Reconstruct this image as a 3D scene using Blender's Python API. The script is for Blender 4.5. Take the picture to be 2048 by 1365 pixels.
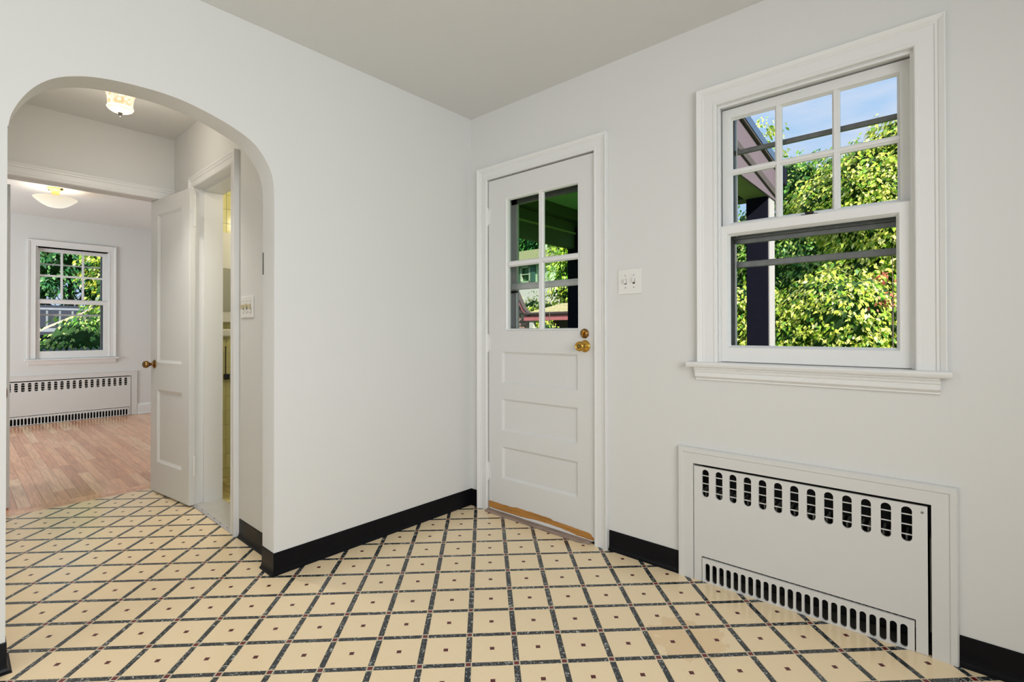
import bpy, bmesh, math, random
import numpy as np
from mathutils import Vector, Matrix
for o in list(bpy.data.objects): bpy.data.objects.remove(o)
SC = bpy.context.scene; COL = SC.collection
R = math.radians
# ------------------------------------------------------------ camera
F_PX, YAW, PITCH, ROLL = 989.347, -0.722834, 0.005909, -0.001569
CAMP = Vector((2.3128, -2.2231, 1.1116))
fw = Vector((math.sin(YAW)*math.cos(PITCH), math.cos(YAW)*math.cos(PITCH), math.sin(PITCH)))
r0 = Vector((math.cos(YAW), -math.sin(YAW), 0)); u0 = r0.cross(fw)
rt = r0*math.cos(ROLL)+u0*math.sin(ROLL); up = -r0*math.sin(ROLL)+u0*math.cos(ROLL)
cd = bpy.data.cameras.new('camera'); cam = bpy.data.objects.new('camera', cd); COL.objects.link(cam)
cam.matrix_world = Matrix(((rt.x, up.x, -fw.x, CAMP.x), (rt.y, up.y, -fw.y, CAMP.y), (rt.z, up.z, -fw.z, CAMP.z), (0, 0, 0, 1)))
cd.sensor_width = 36; cd.lens = F_PX*36/2048; cd.shift_y = -(682.5-657.53)/2048; cd.clip_start = .02; cd.clip_end = 300
SC.camera = cam
def project(p):
    d = Vector(p)-CAMP; w = d.dot(fw)
    if w < .05: return None
    return 1024+F_PX*d.dot(rt)/w, 657.53-F_PX*d.dot(up)/w, w
# ------------------------------------------------------------ view, world, sun, big lights
SC.view_settings.view_transform = 'Standard'; SC.view_settings.look = 'None'
SC.view_settings.exposure = 0.0; SC.view_settings.gamma = 1.0; SC.view_settings.use_curve_mapping = False
W = bpy.data.worlds.new('sky'); SC.world = W; W.use_nodes = True
nt = W.node_tree; nt.nodes.clear()
wo = nt.nodes.new('ShaderNodeOutputWorld'); bg = nt.nodes.new('ShaderNodeBackground'); nt.links.new(bg.outputs[0], wo.inputs[0])
tc = nt.nodes.new('ShaderNodeTexCoord'); mp = nt.nodes.new('ShaderNodeMapping'); mp.inputs['Scale'].default_value = (1.0, 1.0, 3.5)
nt.links.new(tc.outputs['Generated'], mp.inputs[0])
nz = nt.nodes.new('ShaderNodeTexNoise'); nz.inputs['Scale'].default_value = 4.6; nz.inputs['Detail'].default_value = 7; nz.inputs['Roughness'].default_value = .55
nt.links.new(mp.outputs[0], nz.inputs[0])
cr = nt.nodes.new('ShaderNodeValToRGB'); cr.color_ramp.elements[0].position = .36; cr.color_ramp.elements[1].position = .70
cr.color_ramp.elements[0].color = (.36, .62, .97, 1); cr.color_ramp.elements[1].color = (.76, .80, .95, 1)
nt.links.new(nz.outputs[0], cr.inputs[0]); nt.links.new(cr.outputs[0], bg.inputs[0]); bg.inputs[1].default_value = 1.0
def light(name, kind, loc, energy, color=(1, 1, 1), rot=None, **kw):
    l = bpy.data.lights.new(name, kind); l.energy = energy; l.color = color
    for k, v in kw.items(): setattr(l, k, v)
    o = bpy.data.objects.new(name, l); COL.objects.link(o); o.location = loc
    if rot is not None: o.rotation_euler = Vector(rot).to_track_quat('-Z', 'Y').to_euler()
    return o
light('sun', 'SUN', (4, -3, 8), 9.0, (1.0, .95, .84), rot=(-.80, .42, -.62), angle=R(.6))
# added area fills standing in for unseen windows; walls behind and right are solid
light('area_fill_back', 'AREA', (.65, -4.22, 1.25), 7.5, (.955, .98, 1.0), rot=(0, 1, -.12), shape='RECTANGLE', size=1.2, size_y=1.7, spread=R(105))
light('area_fill_side', 'AREA', (3.72, -2.2, 1.35), 54, (.955, .98, 1.0), rot=(-1, .06, -.12), shape='RECTANGLE', size=2.2, size_y=1.7, spread=R(140))

# ------------------------------------------------------------ materials
def mat(name, col, rough=.5, metal=0., noise=0., nscale=8., bump=0., bscale=40., spec=.5, emis=None, coat=0., stretch=None):
    m = bpy.data.materials.new(name); m.use_nodes = True; n = m.node_tree.nodes; L = m.node_tree.links
    b = n['Principled BSDF']; b.inputs['Base Color'].default_value = (*col, 1); b.inputs['Roughness'].default_value = rough
    b.inputs['Metallic'].default_value = metal; b.inputs['Specular IOR Level'].default_value = spec; b.inputs['Coat Weight'].default_value = coat
    g = n.new('ShaderNodeNewGeometry')
    if noise:
        t = n.new('ShaderNodeTexNoise'); t.inputs['Scale'].default_value = nscale; t.inputs['Detail'].default_value = 5
        if stretch:
            mpn = n.new('ShaderNodeMapping'); mpn.inputs['Scale'].default_value = stretch; L.new(g.outputs['Position'], mpn.inputs[0]); L.new(mpn.outputs[0], t.inputs['Vector'])
        else: L.new(g.outputs['Position'], t.inputs['Vector'])
        mx = n.new('ShaderNodeMix'); mx.data_type = 'RGBA'
        mx.inputs['A'].default_value = (*[c*(1-noise) for c in col], 1); mx.inputs['B'].default_value = (*[min(1, c*(1+noise)) for c in col], 1)
        L.new(t.outputs[0], mx.inputs['Factor']); L.new(mx.outputs['Result'], b.inputs['Base Color'])
    if bump:
        t2 = n.new('ShaderNodeTexNoise'); t2.inputs['Scale'].default_value = bscale; t2.inputs['Detail'].default_value = 3
        L.new(g.outputs['Position'], t2.inputs['Vector'])
        bp = n.new('ShaderNodeBump'); bp.inputs['Strength'].default_value = bump; bp.inputs['Distance'].default_value = .01
        L.new(t2.outputs[0], bp.inputs['Height']); L.new(bp.outputs[0], b.inputs['Normal'])
    if emis: b.inputs['Emission Color'].default_value = (*emis[0], 1); b.inputs['Emission Strength'].default_value = emis[1]
    return m
def rgb(r, g, b):
    f = lambda c: (c/255/12.92) if c/255 <= .04045 else ((c/255+.055)/1.055)**2.4
    return (f(r), f(g), f(b))
M = {}
M['wall'] = mat('wall_paint', (.722, .724, .712), .62, bump=.03, bscale=9, spec=.3)
M['ceil'] = mat('ceiling_paint', (.722, .724, .712), .8, spec=.2)
M['trim'] = mat('trim_paint', (.79, .792, .785), .36, bump=.02, bscale=14)
M['door'] = mat('door_paint', (.72, .72, .71), .4, bump=.02, bscale=12)
M['cover'] = mat('metal_cover_paint', (.70, .697, .68), .42, noise=.015, nscale=6, bump=.03, bscale=18)
M['vinyl'] = mat('black_vinyl', (.006, .006, .008), .33, bump=.05, bscale=25, spec=.12)
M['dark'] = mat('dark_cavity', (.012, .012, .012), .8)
M['fin'] = mat('radiator_metal', (.30, .30, .27), .5, metal=.2, noise=.5, nscale=30)
M['brass'] = mat('brass', (.60, .36, .07), .13, metal=1.)
M['brass_old'] = mat('aged_brass', (.27, .155, .055), .25, metal=1., noise=.3, nscale=60)
M['storm'] = mat('grey_aluminium', (.17, .17, .175), .42, metal=.6, noise=.25, nscale=45)
M['stormlight'] = mat('light_aluminium', (.52, .51, .535), .45, metal=.1, noise=.1, nscale=45)
M['plate'] = mat('switch_plate', (.80, .795, .77), .3)
M['ivory'] = mat('ivory_toggle', (.62, .54, .33), .35)
M['steel'] = mat('screw_steel', (.3, .3, .3), .3, metal=1.)
M['weather'] = mat('weathered_wood', (.30, .225, .185), .75, noise=.95, nscale=22, stretch=(.35, 6, 6), bump=.3, bscale=60)
M['amber'] = mat('amber_varnished_wood', (.46, .215, .05), .35, noise=.75, nscale=16, stretch=(.35, 3, 5), bump=.15, bscale=40)
M['marble'] = mat('marble_threshold', (.56, .55, .53), .2, noise=.12, nscale=14)
M['postdark'] = mat('dark_shaded_paint', (.008, .008, .018), .7, noise=.3, nscale=20, spec=.1)  # dark paint with the deep shade of the post front put into the colour
M['pink'] = mat('mauve_painted_board', (.14, .10, .122), .6, noise=.08, nscale=8)
M['brownboard'] = mat('brown_board', (.07, .052, .05), .6, noise=.2, nscale=10)
M['shingle'] = mat('blue_grey_drip_edge', (.05, .085, .17), .5, noise=.2, nscale=20)
M['beamgreen'] = mat('dark_green_beam', (.05, .075, .028), .7, noise=.3, nscale=6)
M['olive'] = mat('olive_soffit', (.20, .24, .08), .7, noise=.15, nscale=6)
M['porchceil'] = mat('green_porch_ceiling', (.26, .42, .17), .7, noise=.2, nscale=4)
M['postwhite'] = mat('white_paint', (.40, .37, .385), .5, noise=.05)  # pale tone also carries the sunlit look of the post side
M['roof'] = mat('tan_roof', (.27, .20, .14), .9, noise=.3, nscale=12)
M['siding'] = mat('cream_siding', (.50, .50, .45), .7, noise=.1, nscale=3)
M['shutter'] = mat('dark_shutter', (.05, .10, .11), .6)
M['fascia'] = mat('red_fascia', (.45, .14, .15), .6, noise=.25, nscale=9)
M['brick'] = mat('brick', (.36, .23, .19), .85, noise=.45, nscale=9)
M['mortar'] = mat('mortar', (.44, .42, .30), .9, noise=.2, nscale=9)
M['trunk'] = mat('bark', (.13, .10, .075), .9, noise=.4, nscale=14, bump=.5, bscale=20)
M['grass'] = mat('grass', (.10, .18, .03), .9, noise=.5, nscale=3)
M['deck'] = mat('grey_deck_wood', (.22, .24, .30), .7, noise=.2, nscale=8)
M['deckwall'] = mat('dark_blue_wall', (.025, .03, .05), .8)
M['picket'] = mat('blue_grey_picket', (.20, .22, .26), .7, noise=.3, nscale=12)
M['handrail'] = mat('tan_handrail', (.55, .45, .36), .6, noise=.1)
M['screw_old'] = mat('dark_iron', (.04, .035, .03), .5, metal=.7)
M['porcelain'] = mat('porcelain', (.78, .76, .68), .15)
M['black'] = mat('black_plastic', (.01, .01, .01), .4)
M['mirror'] = mat('mirror_glass', (.60, .60, .52), .04, metal=1.)
M['bulb'] = mat('warm_bulb', (1, .9, .7), .4, emis=((1, .86, .55), 4.))

def glass_mat(name, tint=(1, 1, 1)):
    m = bpy.data.materials.new(name); m.use_nodes = True; n = m.node_tree.nodes; L = m.node_tree.links; n.clear()
    o = n.new('ShaderNodeOutputMaterial'); mx = n.new('ShaderNodeMixShader'); t = n.new('ShaderNodeBsdfTransparent'); g = n.new('ShaderNodeBsdfGlossy')
    fr = n.new('ShaderNodeFresnel'); fr.inputs[0].default_value = 1.45; g.inputs['Roughness'].default_value = .02; t.inputs[0].default_value = (*tint, 1)
    mm = n.new('ShaderNodeMath'); mm.operation = 'SUBTRACT'; mm.inputs[1].default_value = .055; mm.use_clamp = True; L.new(fr.outputs[0], mm.inputs[0])
    gm = n.new('ShaderNodeNewGeometry'); fb = n.new('ShaderNodeMath'); fb.operation = 'SUBTRACT'; fb.inputs[0].default_value = 1; L.new(gm.outputs['Backfacing'], fb.inputs[1])
    m3 = n.new('ShaderNodeMath'); m3.operation = 'MULTIPLY'; L.new(mm.outputs[0], m3.inputs[0]); L.new(fb.outputs[0], m3.inputs[1])
    L.new(m3.outputs[0], mx.inputs[0]); L.new(t.outputs[0], mx.inputs[1]); L.new(g.outputs[0], mx.inputs[2]); L.new(mx.outputs[0], o.inputs[0])
    return m
M['glass'] = glass_mat('window_glass', (.97, .98, .97)); M['tinted'] = glass_mat('green_tinted_glass', (.84, 1.0, .80))

def shade_mat(name, base, em, strength, pat=None):
    m = mat(name, base, .3); n = m.node_tree.nodes; L = m.node_tree.links; b = n['Principled BSDF']
    b.inputs['Emission Strength'].default_value = strength
    tcn = n.new('ShaderNodeTexCoord')
    if pat == 'quilt':
        v = n.new('ShaderNodeTexVoronoi'); v.inputs['Scale'].default_value = 60; L.new(tcn.outputs['Object'], v.inputs['Vector'])
        cr = n.new('ShaderNodeValToRGB'); cr.color_ramp.elements[0].position = .15; cr.color_ramp.elements[1].position = .75
        cr.color_ramp.elements[0].color = (1, .97, .88, 1); cr.color_ramp.elements[1].color = (em[0]*.72, em[1]*.55, em[2]*.35, 1)
        L.new(v.outputs['Distance'], cr.inputs[0]); L.new(cr.outputs[0], b.inputs['Emission Color'])
    else:
        # alabaster dish: brightest where the bulb sits behind the glass
        ln = n.new('ShaderNodeVectorMath'); ln.operation = 'LENGTH'; L.new(tcn.outputs['Object'], ln.inputs[0])
        cr = n.new('ShaderNodeValToRGB'); cr.color_ramp.elements[0].position = .08; cr.color_ramp.elements[1].position = .26
        cr.color_ramp.elements[0].color = (1, .98, .90, 1); cr.color_ramp.elements[1].color = (em[0]*.80, em[1]*.72, em[2]*.6, 1)
        L.new(ln.outputs['Value'], cr.inputs[0]); L.new(cr.outputs[0], b.inputs['Emission Color'])
    return m
M['shade_hall'] = shade_mat('quilted_glass_shade', (.8, .65, .45), (1, .86, .62), 1.0, 'quilt')
M['shade_dish'] = shade_mat('alabaster_glass', (.22, .18, .10), (1, .90, .60), .82)
M['canopy'] = mat('yellow_painted_metal', (.72, .50, .14), .4, emis=((1, .6, .1), .08))

def uv_pattern(name, kind):
    m = bpy.data.materials.new(name); m.use_nodes = True; n = m.node_tree.nodes; L = m.node_tree.links
    b = n['Principled BSDF']; uv = n.new('ShaderNodeUVMap'); sp = n.new('ShaderNodeSeparateXYZ'); L.new(uv.outputs[0], sp.inputs[0])
    g = n.new('ShaderNodeNewGeometry')
    def M_(op, a, b_=None, c=None):
        x = n.new('ShaderNodeMath'); x.operation = op
        for i, v in enumerate((a, b_, c)):
            if v is None: continue
            if isinstance(v, (int, float)): x.inputs[i].default_value = v
            else: L.new(v, x.inputs[i])
        return x.outputs[0]
    def mixc(f, a, b_):
        x = n.new('ShaderNodeMix'); x.data_type = 'RGBA'
        L.new(f, x.inputs['Factor'])
        for k, v in (('A', a), ('B', b_)):
            if isinstance(v, tuple): x.inputs[k].default_value = (*v, 1)
            else: L.new(v, x.inputs[k])
        return x.outputs['Result']
    def noise(scale, detail=4, vec=None):
        t = n.new('ShaderNodeTexNoise'); t.inputs['Scale'].default_value = scale; t.inputs['Detail'].default_value = detail
        L.new(vec or g.outputs['Position'], t.inputs['Vector']); return t.outputs[0]
    ax, ay = M_('ABSOLUTE', sp.outputs[0]), M_('ABSOLUTE', sp.outputs[1])
    mxy = M_('MAXIMUM', ax, ay)
    red = M_('LESS_THAN', mxy, {'cream': .0078, 'inset': .0082, 'strip': 0.}[kind])
    if kind == 'cream':
        c = mixc(noise(1.2, 1), rgb(245, 221, 181), rgb(250, 228, 190))
        dx = M_('LESS_THAN', M_('ABSOLUTE', M_('SUBTRACT', ax, ay)), .0012)
        c = mixc(M_('MULTIPLY', dx, .45), c, rgb(232, 216, 160))
        # brownish water stain on the floor in front of the radiator
        vs = n.new('ShaderNodeVectorMath'); vs.operation = 'DISTANCE'; vs.inputs[1].default_value = (1.60, -.46, 0); L.new(g.outputs['Position'], vs.inputs[0])
        st = M_('MULTIPLY', M_('LESS_THAN', M_('ADD', vs.outputs['Value'], M_('MULTIPLY', noise(14), .22)), .235), .26)
        c = mixc(st, c, rgb(214, 160, 92))
        c = mixc(red, c, rgb(92, 34, 34))
    elif kind == 'inset': c = mixc(red, rgb(212, 200, 174), rgb(112, 32, 34))
    else:
        t = n.new('ShaderNodeTexNoise'); t.inputs['Scale'].default_value = 55; t.inputs['Detail'].default_value = 6; t.inputs['Distortion'].default_value = 2.2
        L.new(g.outputs['Position'], t.inputs['Vector'])
        rp = n.new('ShaderNodeValToRGB'); e = rp.color_ramp.elements
        e[0].position = .35; e[0].color = (*rgb(34, 38, 42), 1); e[1].position = .58; e[1].color = (*rgb(60, 66, 68), 1)
        k = rp.color_ramp.elements.new(.66); k.color = (*rgb(196, 198, 190), 1)
        L.new(t.outputs[0], rp.inputs[0]); c = rp.outputs[0]
    L.new(c, b.inputs['Base Color'])
    rr = M_('ADD', M_('MULTIPLY', noise(3, 1), .08), .14); L.new(rr, b.inputs['Roughness'])
    bp = n.new('ShaderNodeBump'); bp.inputs['Strength'].default_value = .035; bp.inputs['Distance'].default_value = .004
    L.new(noise(30, 2), bp.inputs['Height']); L.new(bp.outputs[0], b.inputs['Normal'])
    return m
M['cream'] = uv_pattern('cream_floor_tile', 'cream'); M['inset'] = uv_pattern('red_corner_inset', 'inset'); M['strip'] = uv_pattern('dark_marbled_strip', 'strip')
M['underfloor'] = mat('floor_joint', (.10, .09, .07), .6)

def random_mat(name, cols, rough, grain=None, pos_ramp=True, trans=0., coat=0.):
    m = bpy.data.materials.new(name); m.use_nodes = True; n = m.node_tree.nodes; L = m.node_tree.links; b = n['Principled BSDF']
    rp = n.new('ShaderNodeValToRGB'); e = rp.color_ramp.elements
    e[0].position = 0; e[0].color = (*cols[0], 1); e[1].position = 1; e[1].color = (*cols[-1], 1)
    for i, c in enumerate(cols[1:-1]): k = e.new((i+1)/(len(cols)-1)); k.color = (*c, 1)
    if grain == 'leaf':
        g = n.new('ShaderNodeNewGeometry'); L.new(g.outputs['Random Per Island'], rp.inputs[0])
        df = n.new('ShaderNodeBsdfDiffuse'); tr = n.new('ShaderNodeBsdfTranslucent'); gl = n.new('ShaderNodeBsdfGlossy'); gl.inputs['Roughness'].default_value = .45
        ms = n.new('ShaderNodeMixShader'); ms.inputs[0].default_value = trans; m2 = n.new('ShaderNodeMixShader'); m2.inputs[0].default_value = .05
        L.new(rp.outputs[0], df.inputs[0]); L.new(rp.outputs[0], tr.inputs[0]); L.new(df.outputs[0], ms.inputs[1]); L.new(tr.outputs[0], ms.inputs[2])
        L.new(ms.outputs[0], m2.inputs[1]); L.new(gl.outputs[0], m2.inputs[2]); L.new(m2.outputs[0], n['Material Output'].inputs[0]); return m
    oi = n.new('ShaderNodeObjectInfo'); L.new(oi.outputs['Random'], rp.inputs[0]); c = rp.outputs[0]
    if grain == 'wood':
        g = n.new('ShaderNodeNewGeometry'); mp = n.new('ShaderNodeMapping'); mp.inputs['Scale'].default_value = (2.2, 30, 1)
        ad = n.new('ShaderNodeVectorMath'); ad.operation = 'ADD'; cb = n.new('ShaderNodeCombineXYZ')
        mu = n.new('ShaderNodeMath'); mu.operation = 'MULTIPLY'; mu.inputs[1].default_value = 40; L.new(oi.outputs['Random'], mu.inputs[0]); L.new(mu.outputs[0], cb.inputs[2])
        L.new(g.outputs['Position'], mp.inputs[0]); L.new(mp.outputs[0], ad.inputs[0]); L.new(cb.outputs[0], ad.inputs[1])
        t = n.new('ShaderNodeTexNoise'); t.inputs['Scale'].default_value = 1.6; t.inputs['Detail'].default_value = 6; t.inputs['Distortion'].default_value = .8; L.new(ad.outputs[0], t.inputs['Vector'])
        mx = n.new('ShaderNodeMix'); mx.data_type = 'RGBA'; mx.blend_type = 'MULTIPLY'; mx.inputs['Factor'].default_value = .55
        r2 = n.new('ShaderNodeValToRGB'); r2.color_ramp.elements[0].position = .35; r2.color_ramp.elements[0].color = (.55, .45, .38, 1); r2.color_ramp.elements[1].position = .6; r2.color_ramp.elements[1].color = (1, 1, 1, 1)
        L.new(t.outputs[0], r2.inputs[0]); L.new(c, mx.inputs['A']); L.new(r2.outputs[0], mx.inputs['B']); c = mx.outputs['Result']
    L.new(c, b.inputs['Base Color']); b.inputs['Roughness'].default_value = rough; b.inputs['Coat Weight'].default_value = coat; b.inputs['Coat Roughness'].default_value = .12
    return m
M['oak'] = random_mat('oak_board', [rgb(214, 146, 104), rgb(250, 192, 148), rgb(236, 168, 124), rgb(255, 214, 172)], .3, 'wood', coat=.5)
M['yellowtile'] = random_mat('yellow_wall_tile', [rgb(206, 200, 138), rgb(216, 208, 146)], .15)
M['bathfloor'] = random_mat('yellow_floor_tile', [rgb(212, 196, 132), rgb(180, 160, 96), rgb(224, 212, 160)], .3)
M['leafY'] = random_mat('yellow_green_leaf', [(.06, .24, .02), (.30, .48, .03), (.62, .68, .07), (.78, .76, .16), (.90, .88, .42)], .5, 'leaf', trans=.3)
M['leafG'] = random_mat('green_leaf', [(.03, .14, .02), (.08, .28, .03), (.22, .44, .05), (.45, .58, .12), (.60, .62, .25)], .5, 'leaf', trans=.3)
M['leafD'] = random_mat('dark_green_leaf', [(.015, .08, .03), (.03, .16, .05), (.08, .26, .07), (.18, .36, .12)], .5, 'leaf', trans=.25)
M['leafR'] = random_mat('red_leaf', [(.35, .06, .04), (.55, .16, .08), (.62, .30, .16)], .5, 'leaf', trans=.2)
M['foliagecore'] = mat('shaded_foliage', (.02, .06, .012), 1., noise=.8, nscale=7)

# ------------------------------------------------------------ helpers
def tag(o, label=None, cat=None, group=None, kind=None):
    for k, v in (('label', label), ('category', cat), ('group', group), ('kind', kind)):
        if v: o[k] = v
    return o
def empty(name, loc, label=None, cat=None, group=None, kind=None, rz=0):
    o = bpy.data.objects.new(name, None); COL.objects.link(o); o.location = loc; o.rotation_euler = (0, 0, rz); o.empty_display_size = .1
    return tag(o, label, cat, group, kind)
def mesh_obj(name, bm, m, parent=None, bevel=0, smooth=False, local=False, segs=2):
    bmesh.ops.recalc_face_normals(bm, faces=bm.faces)
    me = bpy.data.meshes.new(name); bm.to_mesh(me); bm.free(); me.materials.append(m)
    if smooth:
        for p in me.polygons: p.use_smooth = True
    o = bpy.data.objects.new(name, me); COL.objects.link(o)
    if parent is not None:
        o.parent = parent
        if not local:
            root = parent
            while root.parent: root = root.parent
            if root is parent and root.type == 'EMPTY': o.matrix_parent_inverse = (Matrix.Translation(root.location) @ root.rotation_euler.to_matrix().to_4x4()).inverted()
    if bevel:
        b = o.modifiers.new('bevel', 'BEVEL'); b.width = bevel; b.segments = segs; b.limit_method = 'ANGLE'; b.angle_limit = R(40)
    return o
def box(bm, x0, x1, y0, y1, z0, z1, T=None):
    vs = [bm.verts.new(Vector(p) if T is None else T @ Vector(p)) for p in
          ((x0, y0, z0), (x1, y0, z0), (x1, y1, z0), (x0, y1, z0), (x0, y0, z1), (x1, y0, z1), (x1, y1, z1), (x0, y1, z1))]
    for f in ((0, 1, 2, 3), (4, 5, 6, 7), (0, 1, 5, 4), (1, 2, 6, 5), (2, 3, 7, 6), (3, 0, 4, 7)): bm.faces.new([vs[i] for i in f])
def NB(): return bmesh.new()
def boxobj(name, m, parent, *bx, bevel=0, T=None, local=False):
    bm = NB()
    if isinstance(bx[0], (tuple, list)):
        for b_ in bx: box(bm, *b_, T=T)
    else: box(bm, *bx, T=T)
    return mesh_obj(name, bm, m, parent, bevel, local=local)
def lathe(bm, prof, seg=24, T=None, cap=True):
    rings = []
    for r, h in prof:
        rings.append([bm.verts.new((T or Matrix()) @ Vector((max(r, 1e-5)*math.cos(2*math.pi*i/seg), max(r, 1e-5)*math.sin(2*math.pi*i/seg), h))) for i in range(seg)])
    for a, b in zip(rings, rings[1:]):
        for i in range(seg): bm.faces.new((a[i], a[(i+1) % seg], b[(i+1) % seg], b[i]))
    if cap:
        bm.faces.new(rings[0]); bm.faces.new(rings[-1])
def axisT(loc, direction):
    return Matrix.Translation(loc) @ Vector(direction).normalized().to_track_quat('Z', 'Y').to_matrix().to_4x4()
def wallgrid(bm, us, vs_, holes, d0, d1, mapf):
    """solid slab with rectangular holes; us/vs_ = outer extents, d0..d1 thickness, mapf(u,v,d)->xyz"""
    U = sorted(set([us[0], us[1]]+[h[i] for h in holes for i in (0, 1)])); V = sorted(set([vs_[0], vs_[1]]+[h[i] for h in holes for i in (2, 3)]))
    U = [u for u in U if us[0] <= u <= us[1]]; V = [v for v in V if vs_[0] <= v <= vs_[1]]
    def solid(i, j):
        if i < 0 or j < 0 or i >= len(U)-1 or j >= len(V)-1: return False
        cu, cv = (U[i]+U[i+1])/2, (V[j]+V[j+1])/2
        return not any(h[0] < cu < h[1] and h[2] < cv < h[3] for h in holes)
    cache = {}
    def vv(i, j, d):
        k = (i, j, d)
        if k not in cache: cache[k] = bm.verts.new(mapf(U[i], V[j], (d0, d1)[d]))
        return cache[k]
    for i in range(len(U)-1):
        for j in range(len(V)-1):
            if not solid(i, j): continue
            for d in (0, 1): bm.faces.new((vv(i, j, d), vv(i+1, j, d), vv(i+1, j+1, d), vv(i, j+1, d)))
            for (a, b_, n) in (((i, j), (i+1, j), (i, j-1)), ((i+1, j), (i+1, j+1), (i+1, j)), ((i+1, j+1), (i, j+1), (i, j+1)), ((i, j+1), (i, j), (i-1, j))):
                if not solid(*n): bm.faces.new((vv(*a, 0), vv(*b_, 0), vv(*b_, 1), vv(*a, 1)))
mapB = lambda u, v, d: (u, d, v)        # wall running along x; d = y
mapA = lambda u, v, d: (d, u, v)        # wall running along y; d = x
def sweep(bm, pts, prof, mapf, closed=False):
    """profile (a, b): a = offset to the left of the path inside its plane, b = depth"""
    n = len(pts); P = [Vector(p) for p in pts]; rows = []
    for i in range(n):
        if closed: d1 = (P[i]-P[i-1]).normalized(); d2 = (P[(i+1) % n]-P[i]).normalized()
        else:
            d1 = (P[i]-P[i-1]).normalized() if i else (P[1]-P[0]).normalized(); d2 = (P[i+1]-P[i]).normalized() if i < n-1 else d1
        n1, n2 = Vector((-d1.y, d1.x)), Vector((-d2.y, d2.x)); mit = (n1+n2); mit /= max(.2, 1+n1.dot(n2))
        rows.append([bm.verts.new(mapf(*(P[i]+mit*a), b)) for a, b in prof])
    m = len(prof); rng = range(n) if closed else range(n-1)
    for i in rng:
        A, B = rows[i], rows[(i+1) % n]
        for k in range(m): bm.faces.new((A[k], A[(k+1) % m], B[(k+1) % m], B[k]))
    if not closed: bm.faces.new(rows[0]); bm.faces.new(rows[-1][::-1])

H = 2.483; HH = 2.465; HB = 2.515
# ------------------------------------------------------------ structure
def struct(name, bm, m, label, **k): return tag(mesh_obj(name, bm, m, **k), label, None, None, 'structure')
bm = NB(); wallgrid(bm, (-.125, 3.95), (-.05, 2.6), [(.135, .95, -.06, 2.062), (1.548, 2.228, .95, 2.105), (1.44, 2.272, -.06, .522)], 0, .14, mapB)
wall_right = struct('wall_right', bm, M['wall'], 'white painted wall with the half-glazed door, the window and the radiator cover')
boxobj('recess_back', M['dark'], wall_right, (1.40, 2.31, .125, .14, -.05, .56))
# arch wall
arch = [(-1.246, 1.60), (-1.246, 1.717), (-1.254, 1.818), (-1.287, 1.894), (-1.351, 1.962), (-1.472, 2.014), (-1.618, 2.048), (-1.749, 2.051), (-1.868, 2.038), (-1.95, 2.012), (-2.005, 1.978), (-2.05, 1.927), (-2.086, 1.856), (-2.101, 1.79), (-2.103, 1.66)]
def catmull(P, k=5):
    out = []
    for i in range(1, len(P)-2):
        p0, p1, p2, p3 = [Vector(P[j]) for j in (i-1, i, i+1, i+2)]
        for s in range(k):
            t = s/k; out.append(.5*((2*p1)+(p2-p0)*t+(2*p0-5*p1+4*p2-p3)*t*t+(3*p1-p0-3*p2+p3)*t**3))
    out.append(Vector(P[-2])); return [tuple(v) for v in out]
cur = catmull(arch)
cur = [(-1.246, cur[0][1])]+[p for p in cur if -2.1029 < p[0] < -1.2461]+[(-2.103, cur[-1][1])]
cur.sort(key=lambda p: -p[0])
bm = NB()
def quadA(pts):
    for x in (0, -.125): bm.faces.new([bm.verts.new((x, *p)) for p in pts])
def sideA(p, q): bm.faces.new([bm.verts.new((x, *r)) for x, r in ((0, p), (0, q), (-.125, q), (-.125, p))])
quadA([(.14, -.05), (.14, 2.6), (-1.246, 2.6), cur[0], (-1.246, -.05)]); quadA([(-2.103, -.05), cur[-1], (-2.103, 2.6), (-4.45, 2.6), (-4.45, -.05)])
for p, q in zip(cur, cur[1:]): quadA([p, q, (q[0], 2.6), (p[0], 2.6)]); sideA(p, q)
for p, q in (((.14, -.05), (.14, 2.6)), ((-4.45, 2.6), (-4.45, -.05)), ((-1.246, -.05), cur[0]), ((-2.103, -.05), cur[-1]), ((.14, 2.6), (-4.45, 2.6))): sideA(p, q)
bmesh.ops.remove_doubles(bm, verts=bm.verts, dist=1e-5)
wall_left = struct('wall_left', bm, M['wall'], 'white plaster wall with the rounded archway to the hall')
bm = NB(); wallgrid(bm, (-4.45, .14), (-.05, 2.6), [], 3.80, 3.92, mapA); struct('wall_side', bm, M['wall'], 'plain white wall of the kitchen to the right of the camera, out of view')
bm = NB(); wallgrid(bm, (-.125, 3.95), (-.05, 2.6), [], -4.42, -4.3, mapB); struct('wall_back', bm, M['wall'], 'plain white wall behind the camera, out of view')
bm = NB(); box(bm, -.06, 3.95, -4.45, .14, H, H+.1); struct('ceiling', bm, M['ceil'], 'flat white ceiling of the front room')
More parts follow.
